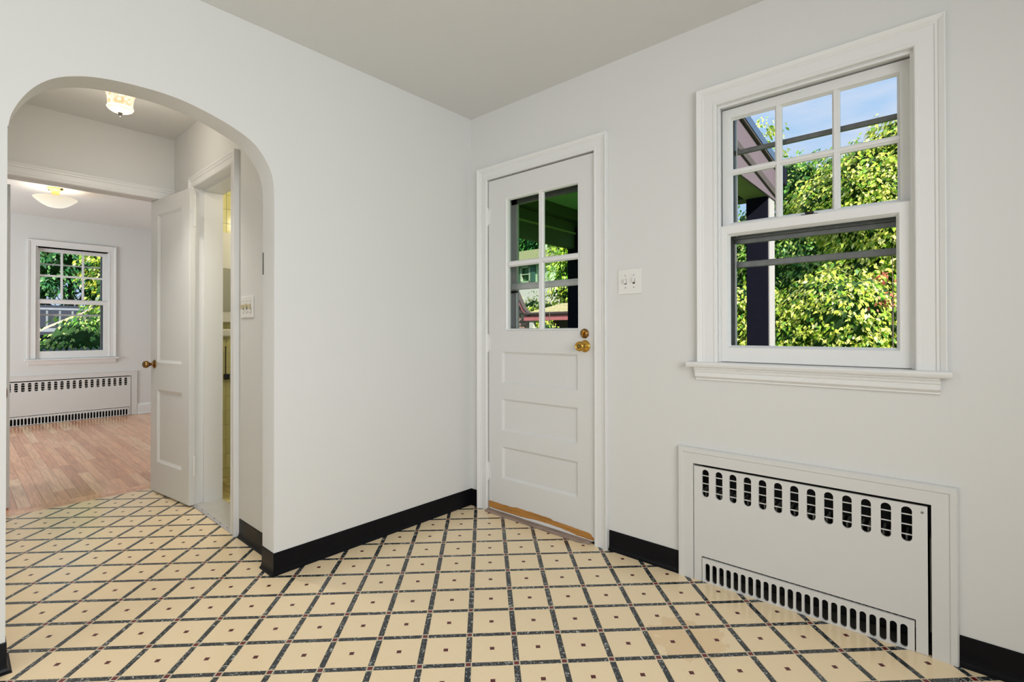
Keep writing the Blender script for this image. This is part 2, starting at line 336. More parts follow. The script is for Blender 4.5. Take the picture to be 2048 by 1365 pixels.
# hall
bm = NB(); wallgrid(bm, (-1.90, -.10), (-.05, 2.6), [(-1.31, -.665, -.06, 2.037)], -1.185, -1.05, mapB)
wall_hall = struct('wall_hall', bm, M['wall'], 'white hall wall with the bathroom doorway and a triple switch')
bm = NB(); wallgrid(bm, (-2.2, -.125), (-.05, 2.6), [(-.95, -.20, -.06, 2.04)], -2.27, -2.15, mapB); struct('wall_hall_left', bm, M['wall'], 'white hall wall left of the archway, hidden behind it')
bm = NB(); wallgrid(bm, (-2.15, -1.05), (-.05, 2.6), [(-2.03, -1.225, -.06, 2.028)], -1.88, -1.775, mapA)
wall_hall_back = struct('wall_hall_back', bm, M['wall'], 'white end wall of the hall above the bedroom opening')
bm = NB(); box(bm, -1.90, -.06, -2.27, -1.05, HH, HH+.12); struct('ceiling_hall', bm, M['ceil'], 'flat ceiling of the small hall seen through the arch')
# bedroom
WB = -5.95
bm = NB(); wallgrid(bm, (-4.2, .14), (-.05, 2.7), [(-1.53, -.865, .77, 2.15), (-1.86, -.612, -.06, .535)], WB-.14, WB, mapA)
wall_bedroom = struct('wall_bedroom', bm, M['wall'], 'white far bedroom wall with the small window and long radiator cover')
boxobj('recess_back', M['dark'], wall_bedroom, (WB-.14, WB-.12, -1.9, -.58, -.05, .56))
bm = NB(); wallgrid(bm, (WB-.14, -1.85), (-.05, 2.7), [], 0.02, .14, mapB); struct('wall_bedroom_right', bm, M['wall'], 'white bedroom side wall behind the open door')
bm = NB(); wallgrid(bm, (WB-.14, -1.85), (-.05, 2.7), [], -4.2, -4.1, mapB); struct('wall_bedroom_left', bm, M['wall'], 'white bedroom side wall hidden left of the arch')
bm = NB(); box(bm, WB-.14, -1.86, -4.2, .14, HB, HB+.1); struct('ceiling_bedroom', bm, M['ceil'], 'white bedroom ceiling lit by the dish lamp')
bm = NB(); wallgrid(bm, (-4.2, -2.15), (-.05, 2.7), [], -1.95, -1.86, mapA); struct('wall_bedroom_near', bm, M['wall'], 'white bedroom wall backing onto the hall')
# bathroom
bm = NB(); wallgrid(bm, (-1.05, .02), (-.05, 2.7), [], -1.96, -1.862, mapA); wall_bath = struct('wall_bathroom', bm, M['mortar'], 'bathroom wall faced with pale yellow tiles seen through the doorway')
bm = NB(); wallgrid(bm, (-1.86, -.125), (-.05, 2.6), [], 0.0, .14, mapB); struct('wall_bathroom_outer', bm, M['siding'], 'outer bathroom wall, out of view')
bm = NB(); box(bm, -1.86, -.06, -1.05, .1, HH, HH+.12); struct('ceiling_bathroom', bm, M['ceil'], 'bathroom ceiling, out of view')
# outer shell above everything
bm = NB(); box(bm, -6.2, 4.0, -4.6, .16, 2.72, 2.80); struct('roof_house', bm, M['brownboard'], 'flat roof deck over the rooms, out of view')

# ------------------------------------------------------------ patterned floor
TP, OX, OY, TA = .161447, .31339, -.274114, .778278
SW = .0190; HW = (TP-SW)/2
e1 = Vector((math.cos(TA), math.sin(TA))); e2 = Vector((math.sin(TA), -math.cos(TA)))
REG = [[(0, -4.3), (3.8, -4.3), (3.8, 0.0), (0, 0.0)],
       [(-1.94, -1.185), (-1.94, -1.22), (-1.962, -1.40), (-2.0, -1.62), (-2.021, -1.76), (-2.038, -2.0), (-2.04, -2.15), (0, -2.15), (0, -1.185)]]
def clip(poly, reg):
    out = poly
    for i in range(len(reg)):
        a, b = Vector(reg[i]), Vector(reg[(i+1) % len(reg)]); d = b-a; n = Vector((-d.y, d.x)); inp = out; out = []
        if not inp: break
        for k in range(len(inp)):
            p, q = inp[k], inp[(k+1) % len(inp)]; sp_, sq = (p-a).dot(n), (q-a).dot(n)
            if sp_ >= -1e-9: out.append(p)
            if (sp_ > 1e-9 and sq < -1e-9) or (sp_ < -1e-9 and sq > 1e-9): out.append(p+(q-p)*(sp_/(sp_-sq)))
    return out if len(out) > 2 else []
def area(p): return abs(sum(p[i].x*p[(i+1) % len(p)].y-p[(i+1) % len(p)].x*p[i].y for i in range(len(p))))/2
ins = [0]
bm = NB(); box(bm, -2.03, 3.9, -4.4, .1, -.05, -.0035)
floor = struct('floor', bm, M['underfloor'], 'floor of cream squares edged by dark marbled strips with red corner insets')
ZT = {'tile': 0., 'strip': -.0004, 'inset': .0001}
full_mesh = {}
def piece_mesh(bm, uvl, polys, c, ang, top, gap):
    ca, sa = math.cos(-ang), math.sin(-ang)
    for poly in polys:
        lo = [bm.verts.new((p.x, p.y, -.0032)) for p in poly]; hi = [bm.verts.new((p.x, p.y, top)) for p in poly]
        fs = [bm.faces.new(hi)]
        for i in range(len(poly)): fs.append(bm.faces.new((lo[i], lo[(i+1) % len(poly)], hi[(i+1) % len(poly)], hi[i])))
        for f in fs:
            for l in f.loops:
                d = Vector((l.vert.co.x, l.vert.co.y))-c; l[uvl].uv = (d.x*ca-d.y*sa, d.x*sa+d.y*ca)
def place(kind, c, hx, hy, ang, ent):
    ca, sa = Vector((math.cos(ang), math.sin(ang))), Vector((-math.sin(ang), math.cos(ang)))
    poly = [c+ca*sx*hx+sa*sy*hy for sx, sy in ((-1, -1), (1, -1), (1, 1), (-1, 1))]
    ps = [q for q in (clip(poly, r) for r in REG) if q and area(q) > 1e-6]
    if not ps: return
    pr = project((c.x, c.y, 0)); vis = pr is not None and -60 < pr[0] < 2108 and -50 < pr[1] < 1460
    hidden = (c.x < -.05 and (c.y+2.103)*2.313 < .12*(-c.x)-.15)
    ent.append((kind, c, hx, hy, ang, ps, sum(map(area, ps)) > 4*hx*hy*.9995, (pr[2] if vis and not hidden else 1e3+(c-Vector(CAMP[:2])).length)))
ents = []
for i in range(-24, 40):
    for j in range(-34, 34):
        n0 = Vector((OX, OY))+e1*j*TP+e2*i*TP
        if not (-2.4 < n0.x < 4.2 and -4.7 < n0.y < .4): continue
        g = .0006
        place('tile', n0+(e1+e2)*TP/2, HW-g, HW-g, TA, ents)
        place('strip', n0+e1*TP/2, TP/2-.0125-g, SW/2-g/2, TA, ents)
        place('strip', n0+e2*TP/2, TP/2-.0125-g, SW/2-g/2, TA+math.pi/2, ents)
        place('inset', n0, .0125, .0125, TA, ents)
for kind, m, limit in (('tile', M['cream'], 290), ('strip', M['strip'], 290), ('inset', M['inset'], 290)):
    E = sorted([e for e in ents if e[0] == kind], key=lambda e: e[7])
    rest = [e for k, e in enumerate(E) if k >= limit or e[7] >= 1e3]; E = [e for k, e in enumerate(E) if k < limit and e[7] < 1e3]
    full = None; nm = {'tile': 'tile', 'strip': 'marbled_strip', 'inset': 'corner_inset'}[kind]; top = ZT[kind]
    for (_, c, hx, hy, ang, ps, isfull, d) in E:
        if isfull:
            if full is None:
                bm = NB(); uvl = bm.loops.layers.uv.new('UVMap')
                piece_mesh(bm, uvl, [[Vector(p) for p in ((-hx, -hy), (hx, -hy), (hx, hy), (-hx, hy))]], Vector((0, 0)), 0, top, 0)
                full = bpy.data.meshes.new(nm); bm.to_mesh(full); bm.free(); full.materials.append(m)
            o = bpy.data.objects.new(nm, full); o.location = (c.x, c.y, 0); o.rotation_euler = (0, 0, ang)
        else:
            bm = NB(); uvl = bm.loops.layers.uv.new('UVMap'); piece_mesh(bm, uvl, ps, c, ang, top, 0)
            me = bpy.data.meshes.new(nm); bm.to_mesh(me); bm.free(); me.materials.append(m); o = bpy.data.objects.new(nm, me)
        COL.objects.link(o); o.parent = floor
    if rest:
        bm = NB(); uvl = bm.loops.layers.uv.new('UVMap')
        for (_, c, hx, hy, ang, ps, isfull, d) in rest: piece_mesh(bm, uvl, ps, c, ang, top, 0)
        me = bpy.data.meshes.new(nm+'_field'); bm.to_mesh(me); bm.free(); me.materials.append(m); o = bpy.data.objects.new(nm+'_field', me)
        COL.objects.link(o); o.parent = floor; o['kind'] = 'stuff'
# oak floor of the bedroom
bm = NB(); box(bm, WB-.1, -1.90, -4.15, .05, -.05, -.012); floor_bed = struct('floor_bedroom', bm, M['underfloor'], 'glossy oak strip floor of the bedroom')
rnd = random.Random(5)
def board(x0, x1, y0, y1):
    o = boxobj('board', M['oak'], floor_bed, x0+.0005, x1-.0005, y0+.0005, y1-.0005, -.012, -.0025)
for k in range(3): 
    y = -2.9+.13*k
    while y < 0: L_ = rnd.uniform(.5, 1.1); board(-1.905-.062*(k+1), -1.905-.062*k, y, min(y+L_, .01)); y += L_
nb = 0; y = -2.45
while y < 0:
    x = -2.091-.0; x -= 0; first = rnd.uniform(.25, 1.2); cur = x
    while cur > WB:
        nx = max(WB, cur-(first if cur == x else rnd.uniform(.6, 1.5))); board(nx, cur, y, min(y+.0635, .01)); cur = nx; nb += 1
    y += .0635
bm = NB(); box(bm, WB, -2.091, -4.1, -2.452, -.012, -.0025); o = mesh_obj('board_field', bm, M['oak'], floor_bed); o['kind'] = 'stuff'
# bathroom floor and tiled wall
bm = NB(); box(bm, -1.862, -.125, -1.06, .0, -.05, -.002); fb = struct('floor_bathroom', bm, M['mortar'], 'pale yellow mosaic bathroom floor')
me = None
def inst(name, proto, parent, loc):
    o = bpy.data.objects.new(name, proto); o.location = loc; COL.objects.link(o); o.parent = parent; return o
bm = NB(); box(bm, -.0235, .0235, -.0235, .0235, 0, .004); bft = bpy.data.meshes.new('floor_tile'); bmesh.ops.recalc_face_normals(bm, faces=bm.faces); bm.to_mesh(bft); bm.free(); bft.materials.append(M['bathfloor'])
for i in range(22):
    for j in range(9): inst('floor_tile', bft, fb, (-1.83+.05*i, -1.02+.05*j, -.002))
bm = NB(); box(bm, 0, .006, -.0545, .0545, -.054, .054); bmesh.ops.recalc_face_normals(bm, faces=bm.faces); wt = bpy.data.meshes.new('wall_tile'); bm.to_mesh(wt); bm.free(); wt.materials.append(M['yellowtile'])
for i in range(6):
    for j in range(22): inst('wall_tile', wt, wall_bath, (-1.862, -.99+.111*i, .065+.054+.1108*j))
boxobj('cove_base', M['yellowtile'], wall_bath, -1.862, -1.848, -1.045, -.3, 0, .063)

# ------------------------------------------------------------ black cove baseboards
coveP = [(0, 0), (.0155, 0), (.015, .0035), (.009, .008), (.0055, .016), (.0035, .028), (.0032, .097), (.002, .1), (0, .1)]
coveP2 = [(-a_, b_) for a_, b_ in coveP]
def cove(name, pts, side, label):
    """pts: list of polylines (pieces) along the wall face"""
    root = empty(name, (pts[0][0][0], pts[0][0][1], 0), label, None, None, 'structure')
    for p in pts:
        bm = NB(); sweep(bm, p, coveP if side > 0 else coveP2, lambda u, v, b: (u, v, b)); mesh_obj('cove_strip', bm, M['vinyl'], root, smooth=False)
    return root
cove('baseboard_left', [[(0, -.001), (0, -.713)], [(0, -.7145), (0, -1.246), (-.125, -1.246)]], 1, 'black vinyl cove base along the arch wall up to the jamb')
cove('baseboard_hall', [[(-.125, -1.185), (-.572, -1.185)]], 1, 'short black vinyl cove base in the hall beside the bathroom doorway')
cove('baseboard_right', [[(1.013, 0), (1.384, 0)]], -1, 'black vinyl cove base between the glazed door and the radiator cover')
cove('baseboard_right_end', [[(2.336, 0), (3.79, 0)]], -1, 'black vinyl cove base right of the radiator cover')
cove('baseboard_corner', [[(.001, 0), (.064, 0)]], -1, 'tiny black vinyl cove base in the corner beside the glazed door')
cove('baseboard_arch', [[(-.125, -2.103), (0, -2.103), (0, -4.28)]], 1, 'black vinyl cove base on the left foot of the archway')

# ------------------------------------------------------------ window 1
def casing_profile(w): # (offset from opening edge, depth from wall)
    return [(0, 0), (0, .014), (.004, .018), (.012, .018), (.014, .0155), (w-.030, .0155), (w-.027, .019), (w-.020, .019), (w-.017, .022), (w-.003, .028), (w, .026), (w, 0)]
def neg(p): return [(-a_, b_) for a_, b_ in p]
w1 = empty('window_1', (1.89, 0, .97), 'large six-over-one sash window in the right wall with wide white casing', None, None, 'structure')
bm = NB(); sweep(bm, [(1.556, .975), (1.556, 2.100), (2.226, 2.100), (2.226, .975)], casing_profile(.084), lambda u, v, b: (u, -b, v))
mesh_obj('casing', bm, M['trim'], w1)
def profbox(name, m, parent, x0, x1, prof, mapf, bevel=0):
    bm = NB(); n = len(prof); A_ = [bm.verts.new(mapf(x0, *p)) for p in prof]; B_ = [bm.verts.new(mapf(x1, *p)) for p in prof]
    bm.faces.new(A_); bm.faces.new(B_[::-1])
    for i in range(n): bm.faces.new((A_[i], A_[(i+1) % n], B_[(i+1) % n], B_[i]))
    return mesh_obj(name, bm, m, parent, bevel)
mW = lambda x, d, z: (x, -d, z)
profbox('stool', M['trim'], w1, 1.432, 2.322, [(-.03, .953), (.046, .953), (.050, .958), (.053, .966), (.050, .973), (.044, .976), (-.03, .976)], mW)
profbox('apron', M['trim'], w1, 1.462, 2.292, [(0, .953), (.036, .953), (.036, .945), (.030, .943), (.028, .932), (.024, .930), (.024, .912), (.018, .906), (.012, .902), (.012, .896), (0, .894)], mW)
boxobj('jamb', M['trim'], w1, (1.546, 1.556, .0002, .139, .9725, 2.0975), (2.226, 2.236, .0002, .139, .9725, 2.0975), (1.546, 2.236, .0004, .1388, 2.098, 2.11), (1.546, 2.236, .0004, .1388, .95, .972),
       (1.5565, 1.566, .003, .0115, .977, 2.0875), (2.216, 2.2255, .003, .0115, .977, 2.0875), (1.5565, 2.2255, .0032, .0117, 2.088, 2.0975))
def frame_bm(bm, x0, x1, z0, z1, wl, wr, wb, wt_, y0, y1):
    wallgrid(bm, (x0, x1), (z0, z1), [(x0+wl, x1-wr, z0+wb, z1-wt_)], y0, y1, mapB)
bm = NB(); frame_bm(bm, 1.560, 2.222, 1.555, 2.092, .034, .038, .03, .040, .048, .080); us = mesh_obj('upper_sash', bm, M['trim'], w1, bevel=.003)
bx0, bx1, bz0, bz1 = 1.594, 2.184, 1.585, 2.052
def munt(name, parent, x0, x1, z0, z1, y0, y1, vert):
    bm = NB()
    if vert: prof2 = [(x0, y1-.012), (x0+.007, y0+.004), (x0+.007, y0), (x1-.007, y0), (x1-.007, y0+.004), (x1, y1-.012), (x1, y1), (x0, y1)]; mf = lambda t, a_, b_: (a_, b_, t); lo, hi = z0, z1
    else: prof2 = [(z0, y1-.012), (z0+.007, y0+.004), (z0+.007, y0), (z1-.007, y0), (z1-.007, y0+.004), (z1, y1-.012), (z1, y1), (z0, y1)]; mf = lambda t, a_, b_: (t, b_, a_); lo, hi = x0, x1
    A_ = [bm.verts.new(mf(lo, *p)) for p in prof2]; B_ = [bm.verts.new(mf(hi, *p)) for p in prof2]; n = len(prof2)
    bm.faces.new(A_); bm.faces.new(B_[::-1])
    for i in range(n): bm.faces.new((A_[i], A_[(i+1) % n], B_[(i+1) % n], B_[i]))
    return mesh_obj(name, bm, M['trim'], parent)
for xm in (1.785, 1.988): munt('muntin', us, xm-.013, xm+.013, bz0, bz1, .050, .072, True)
munt('muntin', us, bx0, bx1, 1.800, 1.826, .0506, .0714, False)
bm = NB(); sweep(bm, [(bx0-.0, bz0), (bx1, bz0), (bx1, bz1), (bx0, bz1)], [(0, -.050), (0, -.066), (.008, -.066), (.004, -.058)], lambda u, v, b: (u, -b, v), closed=True); mesh_obj('glazing_bead', bm, M['trim'], us)
for xa, xb in ((bx0, 1.772), (1.798, 1.975), (2.001, bx1)):
    for za, zb in ((bz0, 1.80), (1.826, bz1)): boxobj('pane', M['glass'], us, xa, xb, .066, .068, za, zb)
bm = NB(); frame_bm(bm, 1.559, 2.223, .978, 1.572, .032, .041, .063, .038, .012, .046); ls = mesh_obj('lower_sash', bm, M['trim'], w1, bevel=.003)
bm = NB(); sweep(bm, [(1.591, 1.041), (2.182, 1.041), (2.182, 1.534), (1.591, 1.534)], [(0, -.016), (0, -.034), (.009, -.034), (.005, -.024)], lambda u, v, b: (u, -b, v), closed=True); mesh_obj('glazing_bead', bm, M['trim'], ls)
boxobj('pane', M['glass'], ls, 1.59, 2.183, .034, .036, 1.04, 1.535)
boxobj('sash_lock', M['screw_old'], w1, (1.87, 1.93, .03, .048, 1.572, 1.578), (1.885, 1.915, .028, .044, 1.578, 1.588), bevel=.003)
# outer storm window
st = empty('storm_window', (1.89, .1, .97), 'grey aluminium storm window mounted outside the large sash window', 'storm window')
boxobj('frame', M['storm'], st, (1.556, 1.598, .100, .122, .972, 2.10), (2.186, 2.226, .100, .122, .972, 2.10), (1.556, 2.226, .100, .122, 2.075, 2.10), (1.556, 2.226, .1, .122, .972, 1.0), bevel=.002)
boxobj('frame_lip', M['stormlight'], st, (1.598, 1.604, .094, .104, 1.0, 1.50), (1.606, 1.609, .094, .104, 1.53, 2.075))
boxobj('crossbar', M['storm'], st, 1.59, 2.2, .100, .118, 1.394, 1.421, bevel=.003)
boxobj('crossbar', M['storm'], st, 1.59, 2.2, .100, .118, 1.902, 1.922, bevel=.003)
boxobj('meeting_rail', M['storm'], st, (1.59, 2.2, .096, .118, 1.520, 1.556), (1.59, 2.2, .100, .118, 1.500, 1.520), bevel=.002)
boxobj('bright_edge', M['postwhite'], st, 1.60, 2.19, .093, .097, 1.549, 1.553)

# ------------------------------------------------------------ door 1 (half-glazed entry door)
d1 = empty('door_1', (.54, 0, 0), 'white half-glazed entry door with four panes and three flat panels', None, None, 'structure')
bm = NB(); sweep(bm, [(.155, 0.0), (.155, 2.056), (.932, 2.056), (.932, 0.0)], casing_profile(.078), lambda u, v, b: (u, -b, v)); mesh_obj('casing', bm, M['trim'], d1)
boxobj('jamb', M['trim'], d1, (.133, .155, -.002, .138, 0, 2.0555), (.932, .952, -.002, .138, 0, 2.0555), (.133, .952, -.0022, .1382, 2.056, 2.066), (.1552, .170, .046, .137, 0, 2.055), (.915, .9318, .046, .137, 0, 2.055))
bm = NB(); wallgrid(bm, (.158, .928), (.012, 2.050), [(.304, .832, 1.118, 1.919), (.270, .819, .795, .987), (.270, .817, .509, .700), (.270, .817, .218, .410)], 0.0, .044, mapB)
leaf = mesh_obj('leaf', bm, M['door'], d1, bevel=.0035)
for z0, z1 in ((.795, .987), (.509, .700), (.218, .410)):
    bm = NB(); x0, x1 = .270, .818; s = .012; y1 = .012
    o_ = [(x0-.001, z0-.001), (x1+.001, z0-.001), (x1+.001, z1+.001), (x0-.001, z1+.001)]; i_ = [(x0+s, z0+s), (x1-s, z0+s), (x1-s, z1-s), (x0+s, z1-s)]
    O = [bm.verts.new((a_, .003, b_)) for a_, b_ in o_]; I = [bm.verts.new((a_, y1, b_)) for a_, b_ in i_]; Bk = [bm.verts.new((a_, .030, b_)) for a_, b_ in o_]
    for k in range(4): bm.faces.new((O[k], O[(k+1) % 4], I[(k+1) % 4], I[k])); bm.faces.new((O[k], O[(k+1) % 4], Bk[(k+1) % 4], Bk[k]))
    bm.faces.new(I); bm.faces.new(Bk); mesh_obj('panel', bm, M['door'], leaf)
bm = NB(); sweep(bm, [(.304, 1.118), (.832, 1.118), (.832, 1.919), (.304, 1.919)], [(0, .004), (0, -.02), (.012, -.02), (.010, -.004), (.004, .004)], lambda u, v, b: (u, -b, v), closed=True); mesh_obj('glazing_bead', bm, M['trim'], leaf)
munt('muntin', leaf, .5515, .5835, 1.118, 1.919, -.001, .024, True); munt('muntin', leaf, .304, .832, 1.502, 1.536, -.0004, .0234, False)
for xa, xb in ((.304, .552), (.583, .832)):
    for za, zb in ((1.118, 1.502), (1.536, 1.919)): boxobj('pane', M['glass'], leaf, xa, xb, .018, .021, za, zb)
for z in (1.828, 1.04, .243):
    bm = NB()
    lathe(bm, [(.004, -.058), (.0055, -.052), (.0062, -.050), (.0062, -.018), (.0056, -.017), (.0062, -.016), (.0062, .016), (.0056, .017), (.0062, .018), (.0062, .050), (.0055, .052), (.004, .058)], 12, axisT((.1565, -.006, z), (0, 0, 1)))
    box(bm, .138, .155, -.003, .0, z-.045, z+.045); box(bm, .159, .174, -.003, .0, z-.045, z+.045)
    mesh_obj('hinge', bm, M['trim'], d1)
def knob(name, parent, loc, direction, m, s=1.0, long=.062):
    T = axisT(loc, direction); bm = NB()
    lathe(bm, [(.000, 0), (.032*s, 0), (.0325*s, .003), (.030*s, .007), (.022*s, .010), (.013*s, .012), (.0105*s, .016), (.0105*s, .024), (.013*s, .030), (.019*s, .036), (.0255*s, .043), (.0265*s, .052), (.024*s, long-.002), (.018*s, long+.001), (.0165*s, long-.002), (.009*s, long-.001), (.004, long+.001), (.0, long+.001)], 32, T, cap=False)
    return mesh_obj(name, bm, m, parent, smooth=True)
k1 = knob('door_knob', d1, (.868, 0, 1.033), (0, -1, 0), M['brass'])
bm = NB(); lathe(bm, [(0, 0), (.0095, 0), (.0095, .004), (.006, .005), (.005, .001), (0, .001)], 16, axisT((.868, -.0595, 1.033), (0, -1, 0)), cap=False); mesh_obj('lock_button', bm, M['screw_old'], k1)
bm = NB(); lathe(bm, [(.0125, .0), (.0125, .008)], 20, axisT((.868, -.016, 1.033), (0, -1, 0)), cap=False); mesh_obj('neck_collar', bm, M['screw_old'], k1)
bm = NB(); lathe(bm, [(0, 0), (.0255, 0), (.026, .004), (.023, .008), (.010, .010), (.0, .010)], 28, axisT((.867, 0, 1.100), (0, -1, 0)), cap=False)
db = mesh_obj('deadbolt', bm, M['brass_old'], d1, smooth=True)
bm = NB(); box(bm, -.0035, .0035, -.024, -.008, -.017, .017, T=Matrix.Translation((.867, 0, 1.1)) @ Matrix.Rotation(R(12), 4, 'Y')); mesh_obj('thumb_turn', bm, M['brass'], db, bevel=.0015)
# worn amber wood at the foot of the door, with paint flaked above a white streak
def strip_mesh(top, bot, y0, y1, m, name, parent):
    bm = NB(); n = len(top); rows = [[bm.verts.new((x, yy, z)) for x, z in pts] for pts, yy in ((top, y0), (bot, y0), (bot, y1), (top, y1))]
    for k in range(4):
        a_, b_ = rows[k], rows[(k+1) % 4]
        for i in range(n-1): bm.faces.new((a_[i], a_[i+1], b_[i+1], b_[i]))
    for e_ in (0, -1): bm.faces.new([r[e_] for r in rows])
    return mesh_obj(name, bm, m, parent)
xs = [.160+.76*i/38 for i in range(39)]; rn = random.Random(3)
topz = [.060-.012*((x-.16)/.76)**3+(.006 if .37 < x < .66 else 0)+rn.uniform(-.0012, .0012)-(0.018 if x > .915 else 0) for x in xs]
botz = [(.020 if x < .42 else (.020+.011*math.sin((x-.42)/.40*math.pi)) if x < .82 else .018)+rn.uniform(-.001, .001) for x in xs]
strip_mesh(list(zip(xs, topz)), list(zip(xs, botz)), -.003, .004, M['amber'], 'worn_edge', leaf)
boxobj('sweep_seal', M['trim'], leaf, .165, .915, -.0018, .004, .012, .040)
# weathered wooden sill
bm = NB(); box(bm, .158, .905, -.040, .05, -.001, .013); bmesh.ops.subdivide_edges(bm, edges=[e for e in bm.edges if abs(e.verts[0].co.x-e.verts[1].co.x) > .1], cuts=30)
for v in bm.verts:
    if v.co.y < 0: v.co.y += rn.uniform(-.0015, .0015)+(.012 if v.co.x > .88 else 0)
mesh_obj('door_sill', bm, M['weather'], d1, bevel=.003)
boxobj('sill_gap', M['dark'], d1, .155, .932, .004, .045, -.001, .010)

# storm door outside
sd = empty('storm_door', (.54, .1, 0), 'grey aluminium storm door just outside the half-glazed entry door', 'storm door')
boxobj('frame', M['stormlight'], sd, (.20, .250, .095, .14, 0, 2.05), (.905, .935, .095, .14, 0, 2.05))
boxobj('head_frame', M['storm'], sd, (.17, .935, .085, .14, 1.955, 2.05))
M['midgrey'] = mat('mid_grey_aluminium', (.36, .355, .37), .45, metal=.1, noise=.05, nscale=20)
boxobj('stile', M['midgrey'], sd, (.255, .297, .108, .13, .02, 1.95)); boxobj('stile', M['storm'], sd, (.850, .90, .108, .13, .02, 1.95))
boxobj('top_rail', M['storm'], sd, .255, .90, .108, .13, 1.905, 1.955); boxobj('kick_panel', M['storm'], sd, .255, .90, .108, .13, .02, .95)
boxobj('mid_rail', M['stormlight'], sd, (.255, .90, .100, .13, 1.372, 1.398), (.255, .90, .106, .13, 1.398, 1.410), bevel=.002)
boxobj('edge_strip', M['stormlight'], sd, .293, .299, .102, .112, .95, 1.372)
boxobj('latch', M['screw_old'], sd, .262, .31, .094, .104, 1.352, 1.364)
boxobj('upper_pane', M['tinted'], sd, .297, .850, .117, .120, 1.41, 1.905); boxobj('lower_pane', M['glass'], sd, .297, .850, .117, .120, .95, 1.372)

# ------------------------------------------------------------ radiator covers
def stadium_ring(cx, cz, w, h, X0, X1, Z0, Z1, n=8, pointed=False):
    r = w/2; pts = []
    for k in range(n+1):
        a_ = math.pi*k/n; pts.append((cx+r*math.cos(a_), cz+h/2-r+r*math.sin(a_)*(1.12 if pointed else 1)))
    for k in range(n+1):
        a_ = math.pi+math.pi*k/n; pts.append((cx+r*math.cos(a_), cz-h/2+r+r*math.sin(a_)))
    return pts
def slot_plate(bm, x0, x1, z0, z1, slots, y0, y1, mapf):
    """row of stadium slots (same cz,h); real holes through the plate"""
    cz, h = slots[0][1], slots[0][3]; za, zb = cz-h/2-.004, cz+h/2+.004
    edges = [x0]+[(slots[i][0]+slots[i+1][0])/2 for i in range(len(slots)-1)]+[x1]
    def quad(a_, b_, c_, d_):
        for y in (y0, y1): bm.faces.new([bm.verts.new(mapf(*p, y)) for p in (a_, b_, c_, d_)])
    def side(p, q): bm.faces.new([bm.verts.new(mapf(*p, y0)), bm.verts.new(mapf(*q, y0)), bm.verts.new(mapf(*q, y1)), bm.verts.new(mapf(*p, y1))])
    for za_, zb_ in ((z0, za), (zb, z1)):
        if zb_-za_ > 1e-4: quad((x0, za_), (x1, za_), (x1, zb_), (x0, zb_))
    for i, (cx, _, w, _) in enumerate(slots):
        X0, X1 = edges[i], edges[i+1]; ring = stadium_ring(cx, cz, w, h, 0, 0, 0, 0)
        outer = []
        n = len(ring)//2
        for k, (px, pz) in enumerate(ring):
            if k < n: t = k/(n-1); q = (X1, zb-(zb-cz)*(1-min(1, t/.25))) if t < .25 else ((X1+(X0-X1)*(t-.25)/.5, zb) if t < .75 else (X0, zb-(zb-cz)*(t-.75)/.25))
            else:
                t = (k-n)/(n-1); q = (X0, cz-(cz-za)*min(1, t/.25)) if t < .25 else ((X0+(X1-X0)*(t-.25)/.5, za) if t < .75 else (X1, za+(cz-za)*(t-.75)/.25))
            outer.append(q)
        m_ = len(ring)
        for k in range(m_):
            a_, b_ = ring[k], ring[(k+1) % m_]; c_, d_ = outer[(k+1) % m_], outer[k]
            if (Vector(c_)-Vector(d_)).length < 1e-6:
                for y in (y0, y1): bm.faces.new([bm.verts.new(mapf(*p, y)) for p in (a_, b_, c_)])
            else: quad(a_, b_, c_, d_)
            side(a_, b_)
    for p, q in (((x0, z0), (x1, z0)), ((x1, z0), (x1, z1)), ((x1, z1), (x0, z1)), ((x0, z1), (x0, z0))): side(p, q)
    bmesh.ops.remove_doubles(bm, verts=bm.verts, dist=1e-5)
